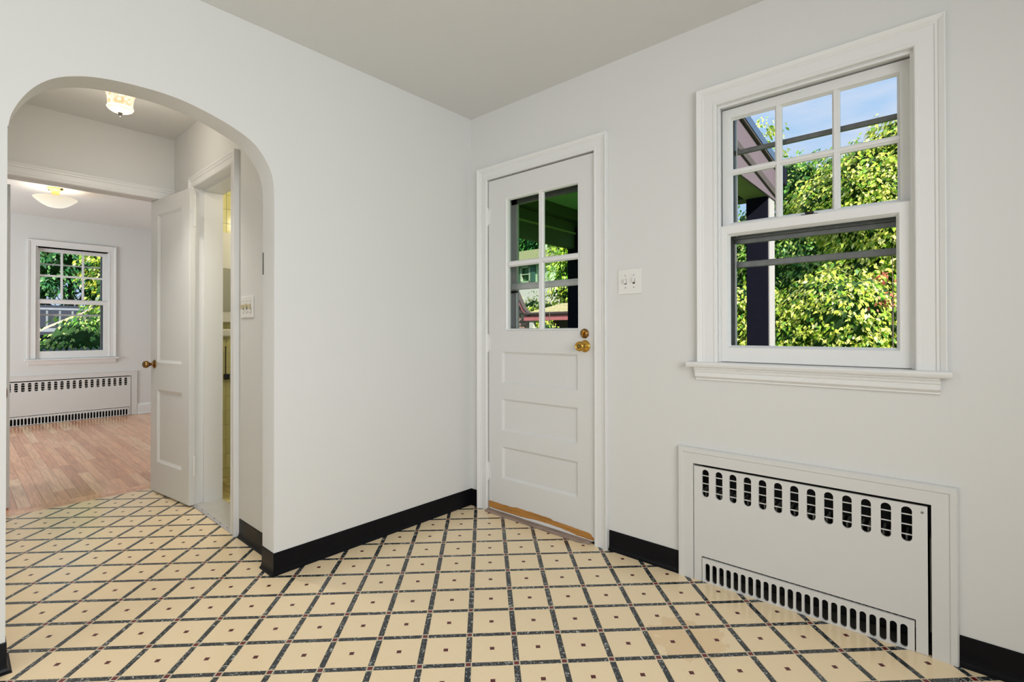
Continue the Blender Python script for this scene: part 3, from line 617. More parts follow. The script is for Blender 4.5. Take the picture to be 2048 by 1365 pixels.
def radiator_cover(name, label, wallpt, mapf, u0, u1, ztop, cas, gap, nslot, s0, s1, sw, sz, sh, gslots, g0, g1, gu0, gu1, gz, bars, front=1):
    """mapf(u, v, d): d = distance out of the wall into the room"""
    t = empty(name, wallpt, label, 'radiator cover')
    P = [(0, 0), (0, .018), (.045, .018), (.048, .022), (.064, .022), (.068, .016), (.070, .0)] if cas > .065 else [(0, 0), (0, .016), (.055, .016), (.058, .02), (.062, .018), (.064, 0)]
    bm = NB(); sweep(bm, [(u0, 0), (u0, ztop), (u1, ztop), (u1, 0)], P, mapf); mesh_obj('frame', bm, M['cover'], t)
    bm = NB(); sl = [(s0+(s1-s0)*k/(nslot-1), sz, sw, sh) for k in range(nslot)]
    slot_plate(bm, u0+.003, u1-gap[0], .112, ztop-gap[1], sl, .004, .013, mapf)
    for a_, b_ in ((u0+.003, gu0-.0035), (gu1+.0035, u1-gap[0])):
        if b_-a_ > .003: 
            vs = [bm.verts.new(mapf(x, z, d)) for d in (.004, .013) for x, z in ((a_, .001), (b_, .001), (b_, .112), (a_, .112))]
            for f in ((0, 1, 2, 3), (4, 5, 6, 7), (0, 1, 5, 4), (1, 2, 6, 5), (2, 3, 7, 6), (3, 0, 4, 7)): bm.faces.new([vs[i] for i in f])
    panel = mesh_obj('panel', bm, M['cover'], t)
    bm = NB(); sl = [(g0+(g1-g0)*k/(gslots-1), .0455, .0205, .080) for k in range(gslots)]
    slot_plate(bm, gu0, gu1, .001, .1055, sl, .006, .016, mapf); mesh_obj('lower_grille', bm, M['cover'], t)
    for z in bars:
        vs = []; bm = NB()
        for d in (-.012, .003):
            vs += [bm.verts.new(mapf(x, zz, d)) for x, zz in ((u0+.01, z-.002+d*.3), (u1-.02, z-.002+d*.3), (u1-.02, z+.0025+d*.3), (u0+.01, z+.0025+d*.3))]
        for f in ((0, 1, 2, 3), (4, 5, 6, 7), (0, 1, 5, 4), (1, 2, 6, 5), (2, 3, 7, 6), (3, 0, 4, 7)): bm.faces.new([vs[i] for i in f])
        mesh_obj('louver', bm, M['cover'], t)
    # finned heating element low inside the recess
    bm = NB(); n = int((u1-u0)/.022); zt = bars[-1]-.006
    for k in range(n):
        x = u0+.02+k*.022; vs = [bm.verts.new(mapf(xx, zz, d)) for d in (-.095, -.018) for xx, zz in ((x, .07), (x+.006, .07), (x+.006, zt), (x, zt))]
        for f in ((0, 1, 2, 3), (4, 5, 6, 7), (0, 1, 5, 4), (1, 2, 6, 5), (2, 3, 7, 6), (3, 0, 4, 7)): bm.faces.new([vs[i] for i in f])
    o = mesh_obj('fin_bank', bm, M['fin'], t); o['kind'] = 'stuff'
    bm = NB(); lathe(bm, [(0, 0), (.0045, 0), (.004, .002), (0, .0025)], 10, Matrix.Translation(mapf(u1-gap[0]-.014, ztop-gap[1]-.022, .013)) @ (Vector(mapf(0, 0, 1))-Vector(mapf(0, 0, 0))).to_track_quat('Z', 'Y').to_matrix().to_4x4(), cap=False)
    mesh_obj('screw', bm, M['steel'], t)
    return t
mB = lambda u, v, d: (u, -d, v)
radiator_cover('radiator_cover', 'white slotted metal radiator cover under the large window, thirteen slots', (1.86, 0, 0), mB, 1.449, 2.266, .519, .07, (.010, .011), 13, 1.503, 2.2, .030, .4365, .122, 24, 1.5115, 2.191, 1.489, 2.220, .108, (.467, .432, .397))
mA = lambda u, v, d: (WB+d, u, v)
radiator_cover('radiator_cover', 'long white slotted radiator cover under the bedroom window', (WB, -1.2, 0), mA, -1.85, -.617, .528, .06, (.006, .012), 21, -1.830, -.677, .030, .452, .104, 39, -1.815, -.668, -1.84, -.640, .118, (.480, .452, .424))

# ------------------------------------------------------------ switch plates
def switch_plate(name, label, cx, cz, yw, w, h, n, mt):
    t = empty(name, (cx, yw, cz), label, 'light switch')
    boxobj('plate', M['plate'], t, cx-w/2, cx+w/2, yw-.006, yw, cz-h/2, cz+h/2, bevel=.0025)
    for k in range(n):
        x = cx+(k-(n-1)/2)*.046
        bm = NB(); box(bm, -.005, .005, -.014, 0, -.011, .011, T=Matrix.Translation((x, yw-.005, cz+.004)) @ Matrix.Rotation(R(-18 if k % 2 else 16), 4, 'X')); mesh_obj('toggle', bm, mt, t, bevel=.001)
        boxobj('toggle_slot', M['screw_old'], t, x-.0062, x+.0062, yw-.0063, yw-.0058, cz-.013, cz+.013)
        for s in (-1, 1):
            bm = NB(); lathe(bm, [(0, 0), (.0032, 0), (.0028, .0012), (0, .0015)], 8, axisT((x, yw-.006, cz+s*.030), (0, -1, 0)), cap=False); mesh_obj('screw', bm, M['steel'], t)
switch_plate('light_switch', 'white double toggle switch plate between the glazed door and the window', 1.132, 1.358, 0, .127, .124, 2, M['plate'])
switch_plate('light_switch', 'white triple toggle switch plate in the hall, seen at a slant inside the arch', -.467, 1.243, -1.185, .162, .114, 3, M['ivory'])
t = boxobj('strike_plate', M['screw_old'], None, -.1235, -.1165, -1.2475, -1.2455, 1.383, 1.487); tag(t, 'thin dark metal strike plate on the right jamb of the archway', 'strike plate')

# ------------------------------------------------------------ door 2 : bathroom doorway and its open door
d2 = empty('door_2', (-.99, -1.185, 0), 'white moulded bathroom doorway with its panelled door folded back against the hall', None, None, 'structure')
CP2 = [(0, 0), (0, .014), (.004, .019), (.012, .019), (.016, .015), (.040, .015), (.046, .021), (.054, .021), (.060, .026), (.070, .026), (.072, .0)]
bm = NB(); sweep(bm, [(-1.31, 0), (-1.31, 2.037), (-.660, 2.037), (-.660, 0)], CP2, lambda u, v, b: (u, -1.185-b, v)); mesh_obj('casing', bm, M['trim'], d2)
boxobj('jamb', M['trim'], d2, (-1.322, -1.309, -1.19, -1.03, 0, 2.0355), (-.668, -.655, -1.19, -1.03, 0, 2.0355), (-1.322, -.655, -1.1902, -1.0298, 2.036, 2.05),
       (-1.3088, -1.296, -1.142, -1.031, 0, 2.0235), (-.681, -.6682, -1.142, -1.031, 0, 2.0235), (-1.3088, -.6682, -1.1422, -1.0312, 2.024, 2.0358))
P0 = Vector((-1.285, -1.227, 0)); u_ = Vector((-.9925, -.1222, 0)).normalized(); n_ = Vector((u_.y, -u_.x, 0)); n_ = n_ if n_.y > 0 else -n_
TD = Matrix(((u_.x, n_.x, 0, P0.x), (u_.y, n_.y, 0, P0.y), (0, 0, 1, 0), (0, 0, 0, 1)))
mD = lambda u, v, d: tuple(TD @ Vector((u, d, v)))
holes = [(.112, .480, .905, 1.915), (.112, .480, .222, .715)]
bm = NB(); wallgrid(bm, (0, .592), (.012, 2.0245), holes, 0, .035, mD); leaf2 = mesh_obj('leaf', bm, M['door'], d2, bevel=.003)
for (a0, a1, z0, z1) in holes:
    bm = NB(); s = .016
    o_ = [(a0-.001, z0-.001), (a1+.001, z0-.001), (a1+.001, z1+.001), (a0-.001, z1+.001)]; i_ = [(a0+s, z0+s), (a1-s, z0+s), (a1-s, z1-s), (a0+s, z1-s)]
    O = [bm.verts.new(mD(a_, b_, .002)) for a_, b_ in o_]; I = [bm.verts.new(mD(a_, b_, .011)) for a_, b_ in i_]; Bk = [bm.verts.new(mD(a_, b_, .03)) for a_, b_ in o_]
    for k in range(4): bm.faces.new((O[k], O[(k+1) % 4], I[(k+1) % 4], I[k])); bm.faces.new((O[k], O[(k+1) % 4], Bk[(k+1) % 4], Bk[k]))
    bm.faces.new(I); bm.faces.new(Bk); mesh_obj('panel', bm, M['door'], leaf2)
kp = TD @ Vector((.525, 0, .890)); knob('door_knob', leaf2, kp, -n_, M['brass_old'], .92, .066)
for z in (1.842, .262):
    bm = NB(); lathe(bm, [(.005, -.064), (.0075, -.058), (.0078, -.052), (.0078, -.018), (.007, -.017), (.0078, -.016), (.0078, .016), (.007, .017), (.0078, .018), (.0078, .052), (.0075, .058), (.005, .064)], 12, Matrix.Translation((-1.274, -1.203, z)))
    mesh_obj('hinge', bm, M['trim'], d2)
boxobj('threshold', M['marble'], d2, -1.31, -.665, -1.186, -1.035, -.003, .010, bevel=.004)
boxobj('metal_edge', M['stormlight'], d2, -1.31, -.655, -1.203, -1.180, -.001, .0085, bevel=.003)
for k in range(6):
    bm = NB(); lathe(bm, [(0, 0), (.004, 0), (.003, .0015), (0, .002)], 8, Matrix.Translation((-1.26+k*.105, -1.192, .0085)), cap=False); mesh_obj('nail', bm, M['screw_old'], d2)
# bedroom opening
d3 = empty('door_3', (-1.85, -1.65, 0), 'white cased bedroom opening at the end of the hall with its door standing open', None, None, 'structure')
headP = [(z-.009, d) for z, d in [(2.035, 0), (2.035, .014), (2.041, .020), (2.05, .020), (2.055, .016), (2.085, .016), (2.089, .021), (2.098, .021), (2.104, .026), (2.112, .026), (2.114, 0)]]
profbox('head_casing', M['trim'], d3, -2.145, -1.187, [(d, z) for z, d in headP], lambda u, d, z: (-1.775+d, u, z))
boxobj('jamb', M['trim'], d3, (-1.885, -1.776, -2.035, -2.022, 0, 2.0255), (-1.885, -1.776, -1.2285, -1.222, 0, 2.0255), (-1.8852, -1.7762, -2.035, -1.222, 2.026, 2.032))
boxobj('leaf', M['door'], d3, -2.82, -2.12, -2.014, -1.978, .006, 2.045, bevel=.003)
# closet door in the hidden hall wall, only its knob shows past the arch
d4 = empty('door_4', (-.55, -2.15, 0), 'hall closet door hidden behind the arch, only its dark round knob shows', None, None, 'structure')
boxobj('leaf', M['door'], d4, -.945, -.205, -2.19, -2.152, .01, 2.03, bevel=.003)
knob('door_knob', d4, (-.385, -2.152, .88), (0, 1, 0), M['brass_old'], 1.0, .070)
# bathroom fittings
cab = empty('medicine_cabinet', (-1.85, -.72, 1.13), 'white bathroom cabinet with a narrow round-cornered mirror on yellow tiles', 'medicine cabinet')
boxobj('body', M['porcelain'], cab, -1.856, -1.80, -1.0, -.50, 1.185, 1.868, bevel=.004)
bm = NB(); rr = .035; cs = [(-.985+rr, 1.265+rr), (-.795-rr, 1.265+rr), (-.795-rr, 1.595-rr), (-.985+rr, 1.595-rr)]; pts = []
for k, (cy_, cz_) in enumerate(cs):
    for s in range(7): a_ = math.pi*(1+.5*k)+math.pi/2*s/6; pts.append((cy_+rr*math.cos(a_), cz_+rr*math.sin(a_)))
A_ = [bm.verts.new((-1.796, y, z)) for y, z in pts]; B_ = [bm.verts.new((-1.80, y, z)) for y, z in pts]; bm.faces.new(A_); bm.faces.new(B_[::-1])
for k in range(len(pts)): bm.faces.new((A_[k], A_[(k+1) % len(pts)], B_[(k+1) % len(pts)], B_[k]))
mesh_obj('mirror', bm, M['mirror'], cab)
sdh = tag(boxobj('soap_dish', M['porcelain'], None, -1.856, -1.82, -.96, -.79, 1.075, 1.135, bevel=.012), 'small white porcelain soap dish on the yellow tiles below the cabinet', 'soap dish')
br = empty('bath_brush', (-1.84, -.83, .75), 'black long-handled brush hanging on the yellow tiled wall', 'brush')
bm = NB(); lathe(bm, [(.004, 0), (.004, .20), (.006, .21)], 8, Matrix.Translation((-1.835, -.833, .79))); mesh_obj('handle', bm, M['black'], br)
boxobj('head', M['black'], br, -1.852, -1.82, -.845, -.808, .745, .79, bevel=.008)
bm = NB(); lathe(bm, [(0, 0), (.045, 0), (.05, .012), (.045, .03), (.03, .04), (0, .042)], 20, axisT((-1.856, -.755, .77), (1, 0, 0)), cap=False)
tag(mesh_obj('wall_holder', bm, M['porcelain'], None, smooth=True), 'round white porcelain holder on the yellow tiles, half hidden by the doorway', 'holder')

# ------------------------------------------------------------ ceiling lights
hl = empty('ceiling_light', (-.96, -1.638, HH), 'small glowing quilted-glass ceiling light with dark finial in the hall', 'ceiling light')
def lobj(name, prof, m, parent, loc, seg=40, smooth=True, cap=False):
    bm = NB(); lathe(bm, prof, seg, None, cap); o = mesh_obj(name, bm, m, parent, smooth=smooth, local=True); o.location = Vector(loc)-parent.location; return o
L0 = (-.985, -1.632)
hl.location = (L0[0], L0[1], HH)
lobj('canopy', [(0, 0), (.055, 0), (.055, -.012), (.03, -.02), (0, -.02)], M['trim'], hl, (*L0, HH))
sh = [(r_*.91, z_) for r_, z_ in [(.080, -.0), (.074, -.006), (.068, -.018), (.0635, -.034), (.061, -.055), (.0605, -.078), (.061, -.088), (.058, -.098), (.040, -.108), (.020, -.113), (.0, -.114)]]
lobj('shade', sh+[(r_-.003, z_+.003) for r_, z_ in sh[::-1][1:]], M['shade_hall'], hl, (*L0, 2.392))
lobj('rim_band', [(.0552, -.083), (.0575, -.086), (.0575, -.089), (.0552, -.092)], M['bulb'], hl, (*L0, 2.392))
lobj('finial', [(0, 0), (.009, 0), (.012, -.004), (.006, -.008), (.007, -.014), (.005, -.020), (0, -.023)], M['black'], hl, (*L0, 2.279))
lobj('stem', [(.004, 0), (.004, -.19)], M['brass_old'], hl, (*L0, HH-.018), seg=8)
light('hall_lamp_bulb', 'POINT', (*L0, 2.235), 3.6, (1, .90, .76), shadow_soft_size=.05)
BL = (-4.21, -1.555)
bl = empty('ceiling_light', (*BL, HB), 'glowing shallow glass dish ceiling light with yellow canopy in the bedroom', 'ceiling light')
lobj('canopy', [(0, 0), (.066, 0), (.063, -.008), (.040, -.022), (.030, -.036), (.028, -.085), (.030, -.10), (0, -.10)], M['canopy'], bl, (*BL, HB))
for s in (-1, 1): 
    lobj('canopy_screw', [(0, 0), (.012, -.004), (.012, -.018), (0, -.022)], M['screw_old'], bl, (BL[0]+.058*s*.75, BL[1]+.058*s*.66, HB), seg=10)
dish = [(r_*.71, z_) for r_, z_ in [(.232, .0), (.222, -.010), (.185, -.034), (.14, -.060), (.09, -.080), (.045, -.088), (0, -.090)]]
lobj('dish', dish+[(r_*.97, z_+.005) for r_, z_ in dish[::-1][1:]], M['shade_dish'], bl, (*BL, HB-.100))
light('hall_spot_fill', 'SPOT', (*L0, 2.24), 37, (1, .95, .86), rot=(0, 0, -1), spot_size=R(112), spot_blend=.9, shadow_soft_size=.06)  # added spot under the hall lamp, brightens the floor and lower jambs
light('bedroom_lamp_bulb', 'POINT', (*BL, HB-.080), 7., (1, .90, .76), shadow_soft_size=.06)
light('bedroom_area_fill', 'AREA', (-4.2, -3.9, 1.1), 60, (.86, .95, 1.0), rot=(0, 1, .25), shape='RECTANGLE', size=1.6, size_y=1.3)  # added unseen area fill that brightens the bedroom walls and ceiling
light('bathroom_lamp', 'POINT', (-1.1, -.45, 2.1), 12, (1, .90, .66), shadow_soft_size=.08)

# ------------------------------------------------------------ window 2 (bedroom)
w2 = empty('window_2', (WB, -1.2, .78), 'small six-over-one sash window in the far bedroom wall', None, None, 'structure')
bm = NB(); sweep(bm, [(-1.548, .79), (-1.548, 2.155), (-.858, 2.155), (-.858, .79)], [(0, 0), (0, .014), (.004, .018), (.012, .018), (.014, .015), (.052, .015), (.056, .022), (.074, .027), (.076, 0)], lambda u, v, b: (WB+b, u, v)); mesh_obj('casing', bm, M['trim'], w2)
profbox('stool', M['trim'], w2, -1.645, -.755, [(-.03, .762), (.046, .762), (.052, .774), (.044, .784), (-.03, .784)], lambda u, d, z: (WB+d, u, z))
profbox('apron', M['trim'], w2, -1.615, -.785, [(0, .762), (.03, .762), (.026, .735), (.012, .712), (0, .710)], lambda u, d, z: (WB+d, u, z))
mA2 = lambda u, v, d: (WB-d, u, v)
boxobj('jamb', M['trim'], w2, (WB-.14, WB, -1.56, -1.548, .77, 2.17), (WB-.14, WB, -.858, -.846, .77, 2.17), (WB-.14, WB, -1.55, -.85, 2.15, 2.17), (WB-.14, WB, -1.55, -.85, .76, .785))
bm = NB(); wallgrid(bm, (-1.545, -.861), (1.47, 2.145), [(-1.508, -.912, 1.52, 2.100)], .05, .08, mA2); u2 = mesh_obj('upper_sash', bm, M['trim'], w2, bevel=.003)
for y in (-1.310, -1.108): boxobj('muntin', M['trim'], u2, WB-.074, WB-.052, y-.011, y+.011, 1.52, 2.10)
boxobj('muntin', M['trim'], u2, WB-.0734, WB-.0526, -1.508, -.912, 1.796, 1.820)
for ya, yb in ((-1.508, -1.321), (-1.299, -1.119), (-1.097, -.912)):
    for za, zb in ((1.52, 1.796), (1.82, 2.10)): boxobj('pane', M['glass'], u2, WB-.066, WB-.064, ya, yb, za, zb)
bm = NB(); wallgrid(bm, (-1.546, -.860), (.788, 1.51), [(-1.510, -.908, .878, 1.462)], .012, .046, mA2); l2 = mesh_obj('lower_sash', bm, M['trim'], w2, bevel=.003)
boxobj('pane', M['glass'], l2, WB-.034, WB-.032, -1.51, -.908, .878, 1.462)
s2 = empty('storm_window', (WB-.1, -1.2, .78), 'grey storm window outside the small bedroom window', 'storm window')
boxobj('frame', M['storm'], s2, (WB-.12, WB-.1, -1.548, -1.512, .785, 2.15), (WB-.12, WB-.1, -.925, -.858, .785, 2.15), bevel=.002)
for z, hgt in ((1.945, .018), (1.315, .022), (1.465, .05)): boxobj('crossbar', M['stormlight'], s2, WB-.12, WB-.102, -1.53, -.9, z, z+hgt, bevel=.002)
# white baseboards in the bedroom
bb = empty('baseboard_bedroom', (WB, -.3, 0), 'white moulded baseboard right of the bedroom radiator cover', None, None, 'structure')
profbox('board_face', M['trim'], bb, -.552, .02, [(0, 0), (.018, 0), (.018, .115), (.012, .13), (.006, .14), (0, .145)], lambda u, d, z: (WB+d, u, z))
profbox('shoe_mould', M['trim'], bb, -.552, .02, [(.018, 0), (.030, 0), (.028, .012), (.018, .018)], lambda u, d, z: (WB+d, u, z))

# ------------------------------------------------------------ porch
po = empty('porch', (.545, .9, 0), 'small roofed porch outside the glazed door on dark square posts', 'porch')
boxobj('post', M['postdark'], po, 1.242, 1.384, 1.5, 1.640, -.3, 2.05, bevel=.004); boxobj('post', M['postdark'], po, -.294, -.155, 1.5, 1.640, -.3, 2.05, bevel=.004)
boxobj('post_lit_side', M['postwhite'], po, 1.385, 1.392, 1.502, 1.638, -.3, 2.05)  # thin pale sheet added to paint the sunlit side of the post
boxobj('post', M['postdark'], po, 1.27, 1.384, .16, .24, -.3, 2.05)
def prismX(name, m, parent, x0, x1, yz, bevel=0):
    bm = NB(); A_ = [bm.verts.new((x0, *p)) for p in yz]; B_ = [bm.verts.new((x1, *p)) for p in yz]; n = len(yz); bm.faces.new(A_); bm.faces.new(B_[::-1])
    for i in range(n): bm.faces.new((A_[i], A_[(i+1) % n], B_[(i+1) % n], B_[i]))
    return mesh_obj(name, bm, m, parent, bevel)
zs = lambda y, z: z-.125*(y-1.2)
ya, yb = .145, 1.68
boxobj('beam', M['olive'], po, 1.235, 1.384, ya, 1.66, 2.045, 2.19)
prismX('fascia', M['pink'], po, 1.385, 1.400, [(ya, 2.036), (1.70, 2.036), (1.70, zs(1.70, 2.11)), (ya, zs(ya, 2.11))])
prismX('trim_band', M['brownboard'], po, 1.383, 1.412, [(ya, zs(ya, 2.11)), (1.70, zs(1.70, 2.11)), (1.70, zs(1.70, 2.155)), (ya, zs(ya, 2.155))])
prismX('fascia', M['pink'], po, 1.385, 1.404, [(ya, zs(ya, 2.155)), (1.70, zs(1.70, 2.155)), (1.70, zs(1.70, 2.30)), (ya, zs(ya, 2.30))])
prismX('soffit', M['brownboard'], po, 1.36, 1.422, [(ya, zs(ya, 2.305)), (yb, zs(yb, 2.305)), (yb, zs(yb, 2.318)), (ya, zs(ya, 2.318))])
prismX('porch_roof', M['shingle'], po, -.38, 1.426, [(ya, zs(ya, 2.319)), (1.70, zs(1.70, 2.319)), (1.70, zs(1.70, 2.374)), (ya, zs(ya, 2.374))])
boxobj('gutter', M['postdark'], po, -.38, 1.450, 1.66, 1.755, 2.15, 2.285, bevel=.012)
boxobj('beam', M['beamgreen'], po, -.30, -.155, ya, 1.66, 2.10, 2.30); boxobj('beam', M['beamgreen'], po, -.285, -.215, ya, 1.66, 1.86, 2.10, bevel=.01); boxobj('beam', M['beamgreen'], po, -.30, 1.384, 1.5, 1.64, 2.05, 2.2)
boxobj('trim_band', M['olive'], po, -.215, -.20, ya, 1.5, 1.985, 2.0)
boxobj('porch_ceiling', M['porchceil'], po, -.155, 1.24, ya, 1.5, 2.19, 2.205)
boxobj('porch_slab', M['marble'], po, -.4, 1.5, .145, 1.75, -.12, -.03)

# ------------------------------------------------------------ outdoors
bm = NB(); box(bm, -45, 45, -25, 60, -.45, -.35); struct('ground', bm, M['grass'], 'green lawn around the house')
def foliage(name, label, cat, base, blobs, n, m, leaf, seed, group=None, trunk=True, droop=.8, core=.80, extra=None):
    """blobs: (cx,cy,cz,rx,ry,rz); leaves lie in drooping sprays on the blob surfaces"""
    rs = np.random.RandomState(seed); t = empty(name, base, label, cat, group)
    w = np.array([b[3]*b[5] for b in blobs]); w = w/w.sum(); ns = max(1, n//14); sprays = []
    bi = rs.choice(len(blobs), ns, p=w); B = np.array(blobs)[bi]
    d = rs.normal(size=(ns, 3)); d[:, 1] -= .35*(1 if base[0] > -7 else 0); d /= np.linalg.norm(d, axis=1)[:, None]
    rad = rs.uniform(.80, 1.10, ns)[:, None]; C = B[:, :3]+d*B[:, 3:]*rad
    k = 14; V = []; N_ = ns*k
    out = d*[1, 1, .25]; out /= (np.linalg.norm(out, axis=1)[:, None]+1e-6)
    Cn = np.repeat(C, k, 0); On = np.repeat(out, k, 0)
    tang = np.cross(On, [0, 0, 1.]); tang /= (np.linalg.norm(tang, axis=1)[:, None]+1e-6)
    off = tang*rs.normal(0, leaf*1.5, (N_, 1))+On*rs.uniform(-leaf*1.2, leaf*1.6, (N_, 1)); off[:, 2] += rs.normal(0, leaf*.45, N_)-np.abs((off*tang).sum(1))*.35
    P = Cn+off
    ld = On*rs.uniform(.2, .9, (N_, 1))+tang*rs.normal(0, .45, (N_, 1)); ld[:, 2] -= droop*rs.uniform(.5, 1.4, N_); ld /= np.linalg.norm(ld, axis=1)[:, None]
    side = np.cross(ld, rs.normal(size=(N_, 3))*.5+[0, 0, 1.]+On*.8); side /= (np.linalg.norm(side, axis=1)[:, None]+1e-6)
    L_ = leaf*rs.uniform(.7, 1.3, (N_, 1)); nrm = np.cross(side, ld)
    a = P; b = P+ld*L_*.45+side*L_*.24+nrm*L_*.06; c = P+ld*L_; e = P+ld*L_*.45-side*L_*.24+nrm*L_*.06
    verts = np.stack([a, b, c, e], 1).reshape(-1, 3)
    me = bpy.data.meshes.new('foliage'); me.vertices.add(len(verts)); me.vertices.foreach_set('co', verts.ravel())
    me.loops.add(N_*4); me.loops.foreach_set('vertex_index', np.arange(N_*4)); me.polygons.add(N_); me.polygons.foreach_set('loop_start', np.arange(N_)*4); me.polygons.foreach_set('loop_total', np.full(N_, 4))
    me.update(calc_edges=True); me.materials.append(m)
    o = bpy.data.objects.new('foliage', me); COL.objects.link(o); o.parent = t; o.matrix_parent_inverse = Matrix.Translation(-Vector(base)); o['kind'] = 'stuff'
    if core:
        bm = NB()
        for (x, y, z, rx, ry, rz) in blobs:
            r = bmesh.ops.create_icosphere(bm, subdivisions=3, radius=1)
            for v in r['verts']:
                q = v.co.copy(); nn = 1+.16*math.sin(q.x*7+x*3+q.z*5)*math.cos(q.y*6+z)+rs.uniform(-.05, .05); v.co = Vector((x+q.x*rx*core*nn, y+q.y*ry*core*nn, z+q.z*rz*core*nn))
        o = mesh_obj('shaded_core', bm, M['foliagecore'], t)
    if trunk:
        bm = NB(); zc = blobs[0][2]; rt_ = .05+.012*zc if trunk is True else trunk
        lathe(bm, [(rt_*1.5, base[2]), (rt_, base[2]+.3), (rt_*.8, zc*.6), (rt_*.5, zc+.3)], 9, Matrix.Translation((base[0], base[1], 0)))
        for s in range(4):
            bx_ = blobs[s % len(blobs)]; p = Vector((base[0], base[1], max(.2, zc*.45))); q = Vector(bx_[:3]); 
            lathe(bm, [(rt_*.6, 0), (rt_*.25, (q-p).length)], 6, axisT(p, q-p+Vector((0, 0, .01))))
        mesh_obj('trunk', bm, M['trunk'], t)
    return t
G = -.36
# seen through the large window
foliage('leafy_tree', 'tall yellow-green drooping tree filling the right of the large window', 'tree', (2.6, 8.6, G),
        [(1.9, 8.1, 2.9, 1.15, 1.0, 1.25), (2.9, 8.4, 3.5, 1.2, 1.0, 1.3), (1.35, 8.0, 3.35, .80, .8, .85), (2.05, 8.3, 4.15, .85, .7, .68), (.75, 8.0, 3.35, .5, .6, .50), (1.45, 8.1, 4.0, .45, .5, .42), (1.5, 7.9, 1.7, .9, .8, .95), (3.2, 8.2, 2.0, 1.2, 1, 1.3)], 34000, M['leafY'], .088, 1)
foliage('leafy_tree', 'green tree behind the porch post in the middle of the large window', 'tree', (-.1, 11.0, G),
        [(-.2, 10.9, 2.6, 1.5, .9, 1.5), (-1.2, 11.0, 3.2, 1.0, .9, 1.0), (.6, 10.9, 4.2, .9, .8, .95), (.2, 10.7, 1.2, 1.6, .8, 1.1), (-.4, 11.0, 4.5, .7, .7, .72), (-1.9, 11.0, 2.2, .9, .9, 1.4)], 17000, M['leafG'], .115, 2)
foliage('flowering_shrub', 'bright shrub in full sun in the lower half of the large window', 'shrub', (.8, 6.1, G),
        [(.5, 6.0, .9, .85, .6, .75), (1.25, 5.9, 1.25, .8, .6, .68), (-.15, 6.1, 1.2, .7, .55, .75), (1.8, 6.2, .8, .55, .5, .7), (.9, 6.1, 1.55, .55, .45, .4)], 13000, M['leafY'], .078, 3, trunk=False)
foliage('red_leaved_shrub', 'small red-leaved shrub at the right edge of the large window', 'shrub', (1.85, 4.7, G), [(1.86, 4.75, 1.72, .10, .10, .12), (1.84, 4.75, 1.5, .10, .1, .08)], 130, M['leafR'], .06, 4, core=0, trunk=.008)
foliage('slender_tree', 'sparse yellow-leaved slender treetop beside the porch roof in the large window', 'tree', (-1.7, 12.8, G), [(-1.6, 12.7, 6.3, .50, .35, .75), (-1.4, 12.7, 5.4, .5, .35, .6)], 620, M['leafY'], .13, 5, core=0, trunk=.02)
# seen through the glazed door
foliage('leafy_tree', 'sunlit yellow-green tree right of the neighbouring house, seen through the glazed door', 'tree', (-3.6, 6.9, G),
        [(-3.7, 6.8, 2.2, .62, .6, .9), (-3.1, 6.9, 2.7, .8, .7, .9), (-3.9, 6.8, 3.2, .45, .5, .5), (-2.9, 6.8, 1.7, .8, .6, .8), (-3.7, 6.7, 1.3, .6, .5, .6), (-5.35, 7.3, 1.5, .6, .4, .42), (-4.5, 6.7, 1.3, .5, .4, .5)], 11000, M['leafY'], .095, 6)
foliage('dark_tree', 'dark green tree rising above the neighbouring tan roof', 'tree', (-15.0, 19.5, G), [(-15.6, 19.2, 6.6, 2.1, 1.6, 2.1), (-13.4, 19.2, 6.8, 2.0, 1.6, 2.0), (-17.2, 19.5, 5.6, 1.9, 1.5, 1.9)], 7000, M['leafD'], .28, 7)
foliage('small_shrub', 'small green shrub in front of the red-trimmed shed', 'shrub', (-2.05, 3.55, G), [(-2.06, 3.55, 1.10, .17, .10, .14), (-2.0, 3.55, .7, .2, .14, .3)], 700, M['leafY'], .042, 8, trunk=.01)
foliage('hedge_row', 'distant green hedge row at the back of the garden', 'hedge', (-1.0, 17.0, G), [(-9+2.6*k, 17.0+.3*(k % 2), 1.3, 1.7, .8, 1.9) for k in range(8)], 6000, M['leafG'], .2, 21, trunk=False)
# neighbouring house
nh = empty('neighbour_house', (-8.5, 10.5, G), 'cream neighbouring house with tan roof and dark shutters, seen through the glazed door', 'house')
bm = NB(); wallgrid(bm, (-14, -6.9), (G, 3.26), [(-8.04, -7.70, 2.72, 3.17)], 10, 10.2, mapB); mesh_obj('wall', bm, M['siding'], nh)
bm = NB(); vs = [bm.verts.new(p) for p in ((-14.2, 9.8, 3.22), (-6.7, 9.8, 3.22), (-6.7, 13.5, 4.36), (-14.2, 13.5, 4.36), (-14.2, 9.8, 3.32), (-6.7, 9.8, 3.32), (-6.7, 13.5, 4.46), (-14.2, 13.5, 4.46))]
for f in ((0, 1, 2, 3), (4, 5, 6, 7), (0, 1, 5, 4), (1, 2, 6, 5), (2, 3, 7, 6), (3, 0, 4, 7)): bm.faces.new([vs[i] for i in f])
mesh_obj('roof', bm, M['roof'], nh)
boxobj('side_wall', M['siding'], nh, -7.1, -6.9, 10.2, 13, G, 3.3)
bm = NB(); lathe(bm, [(.05, 0), (.05, .35)], 8, Matrix.Translation((-9.2, 12.8, 4.15))); mesh_obj('vent_pipe', bm, M['postwhite'], nh)
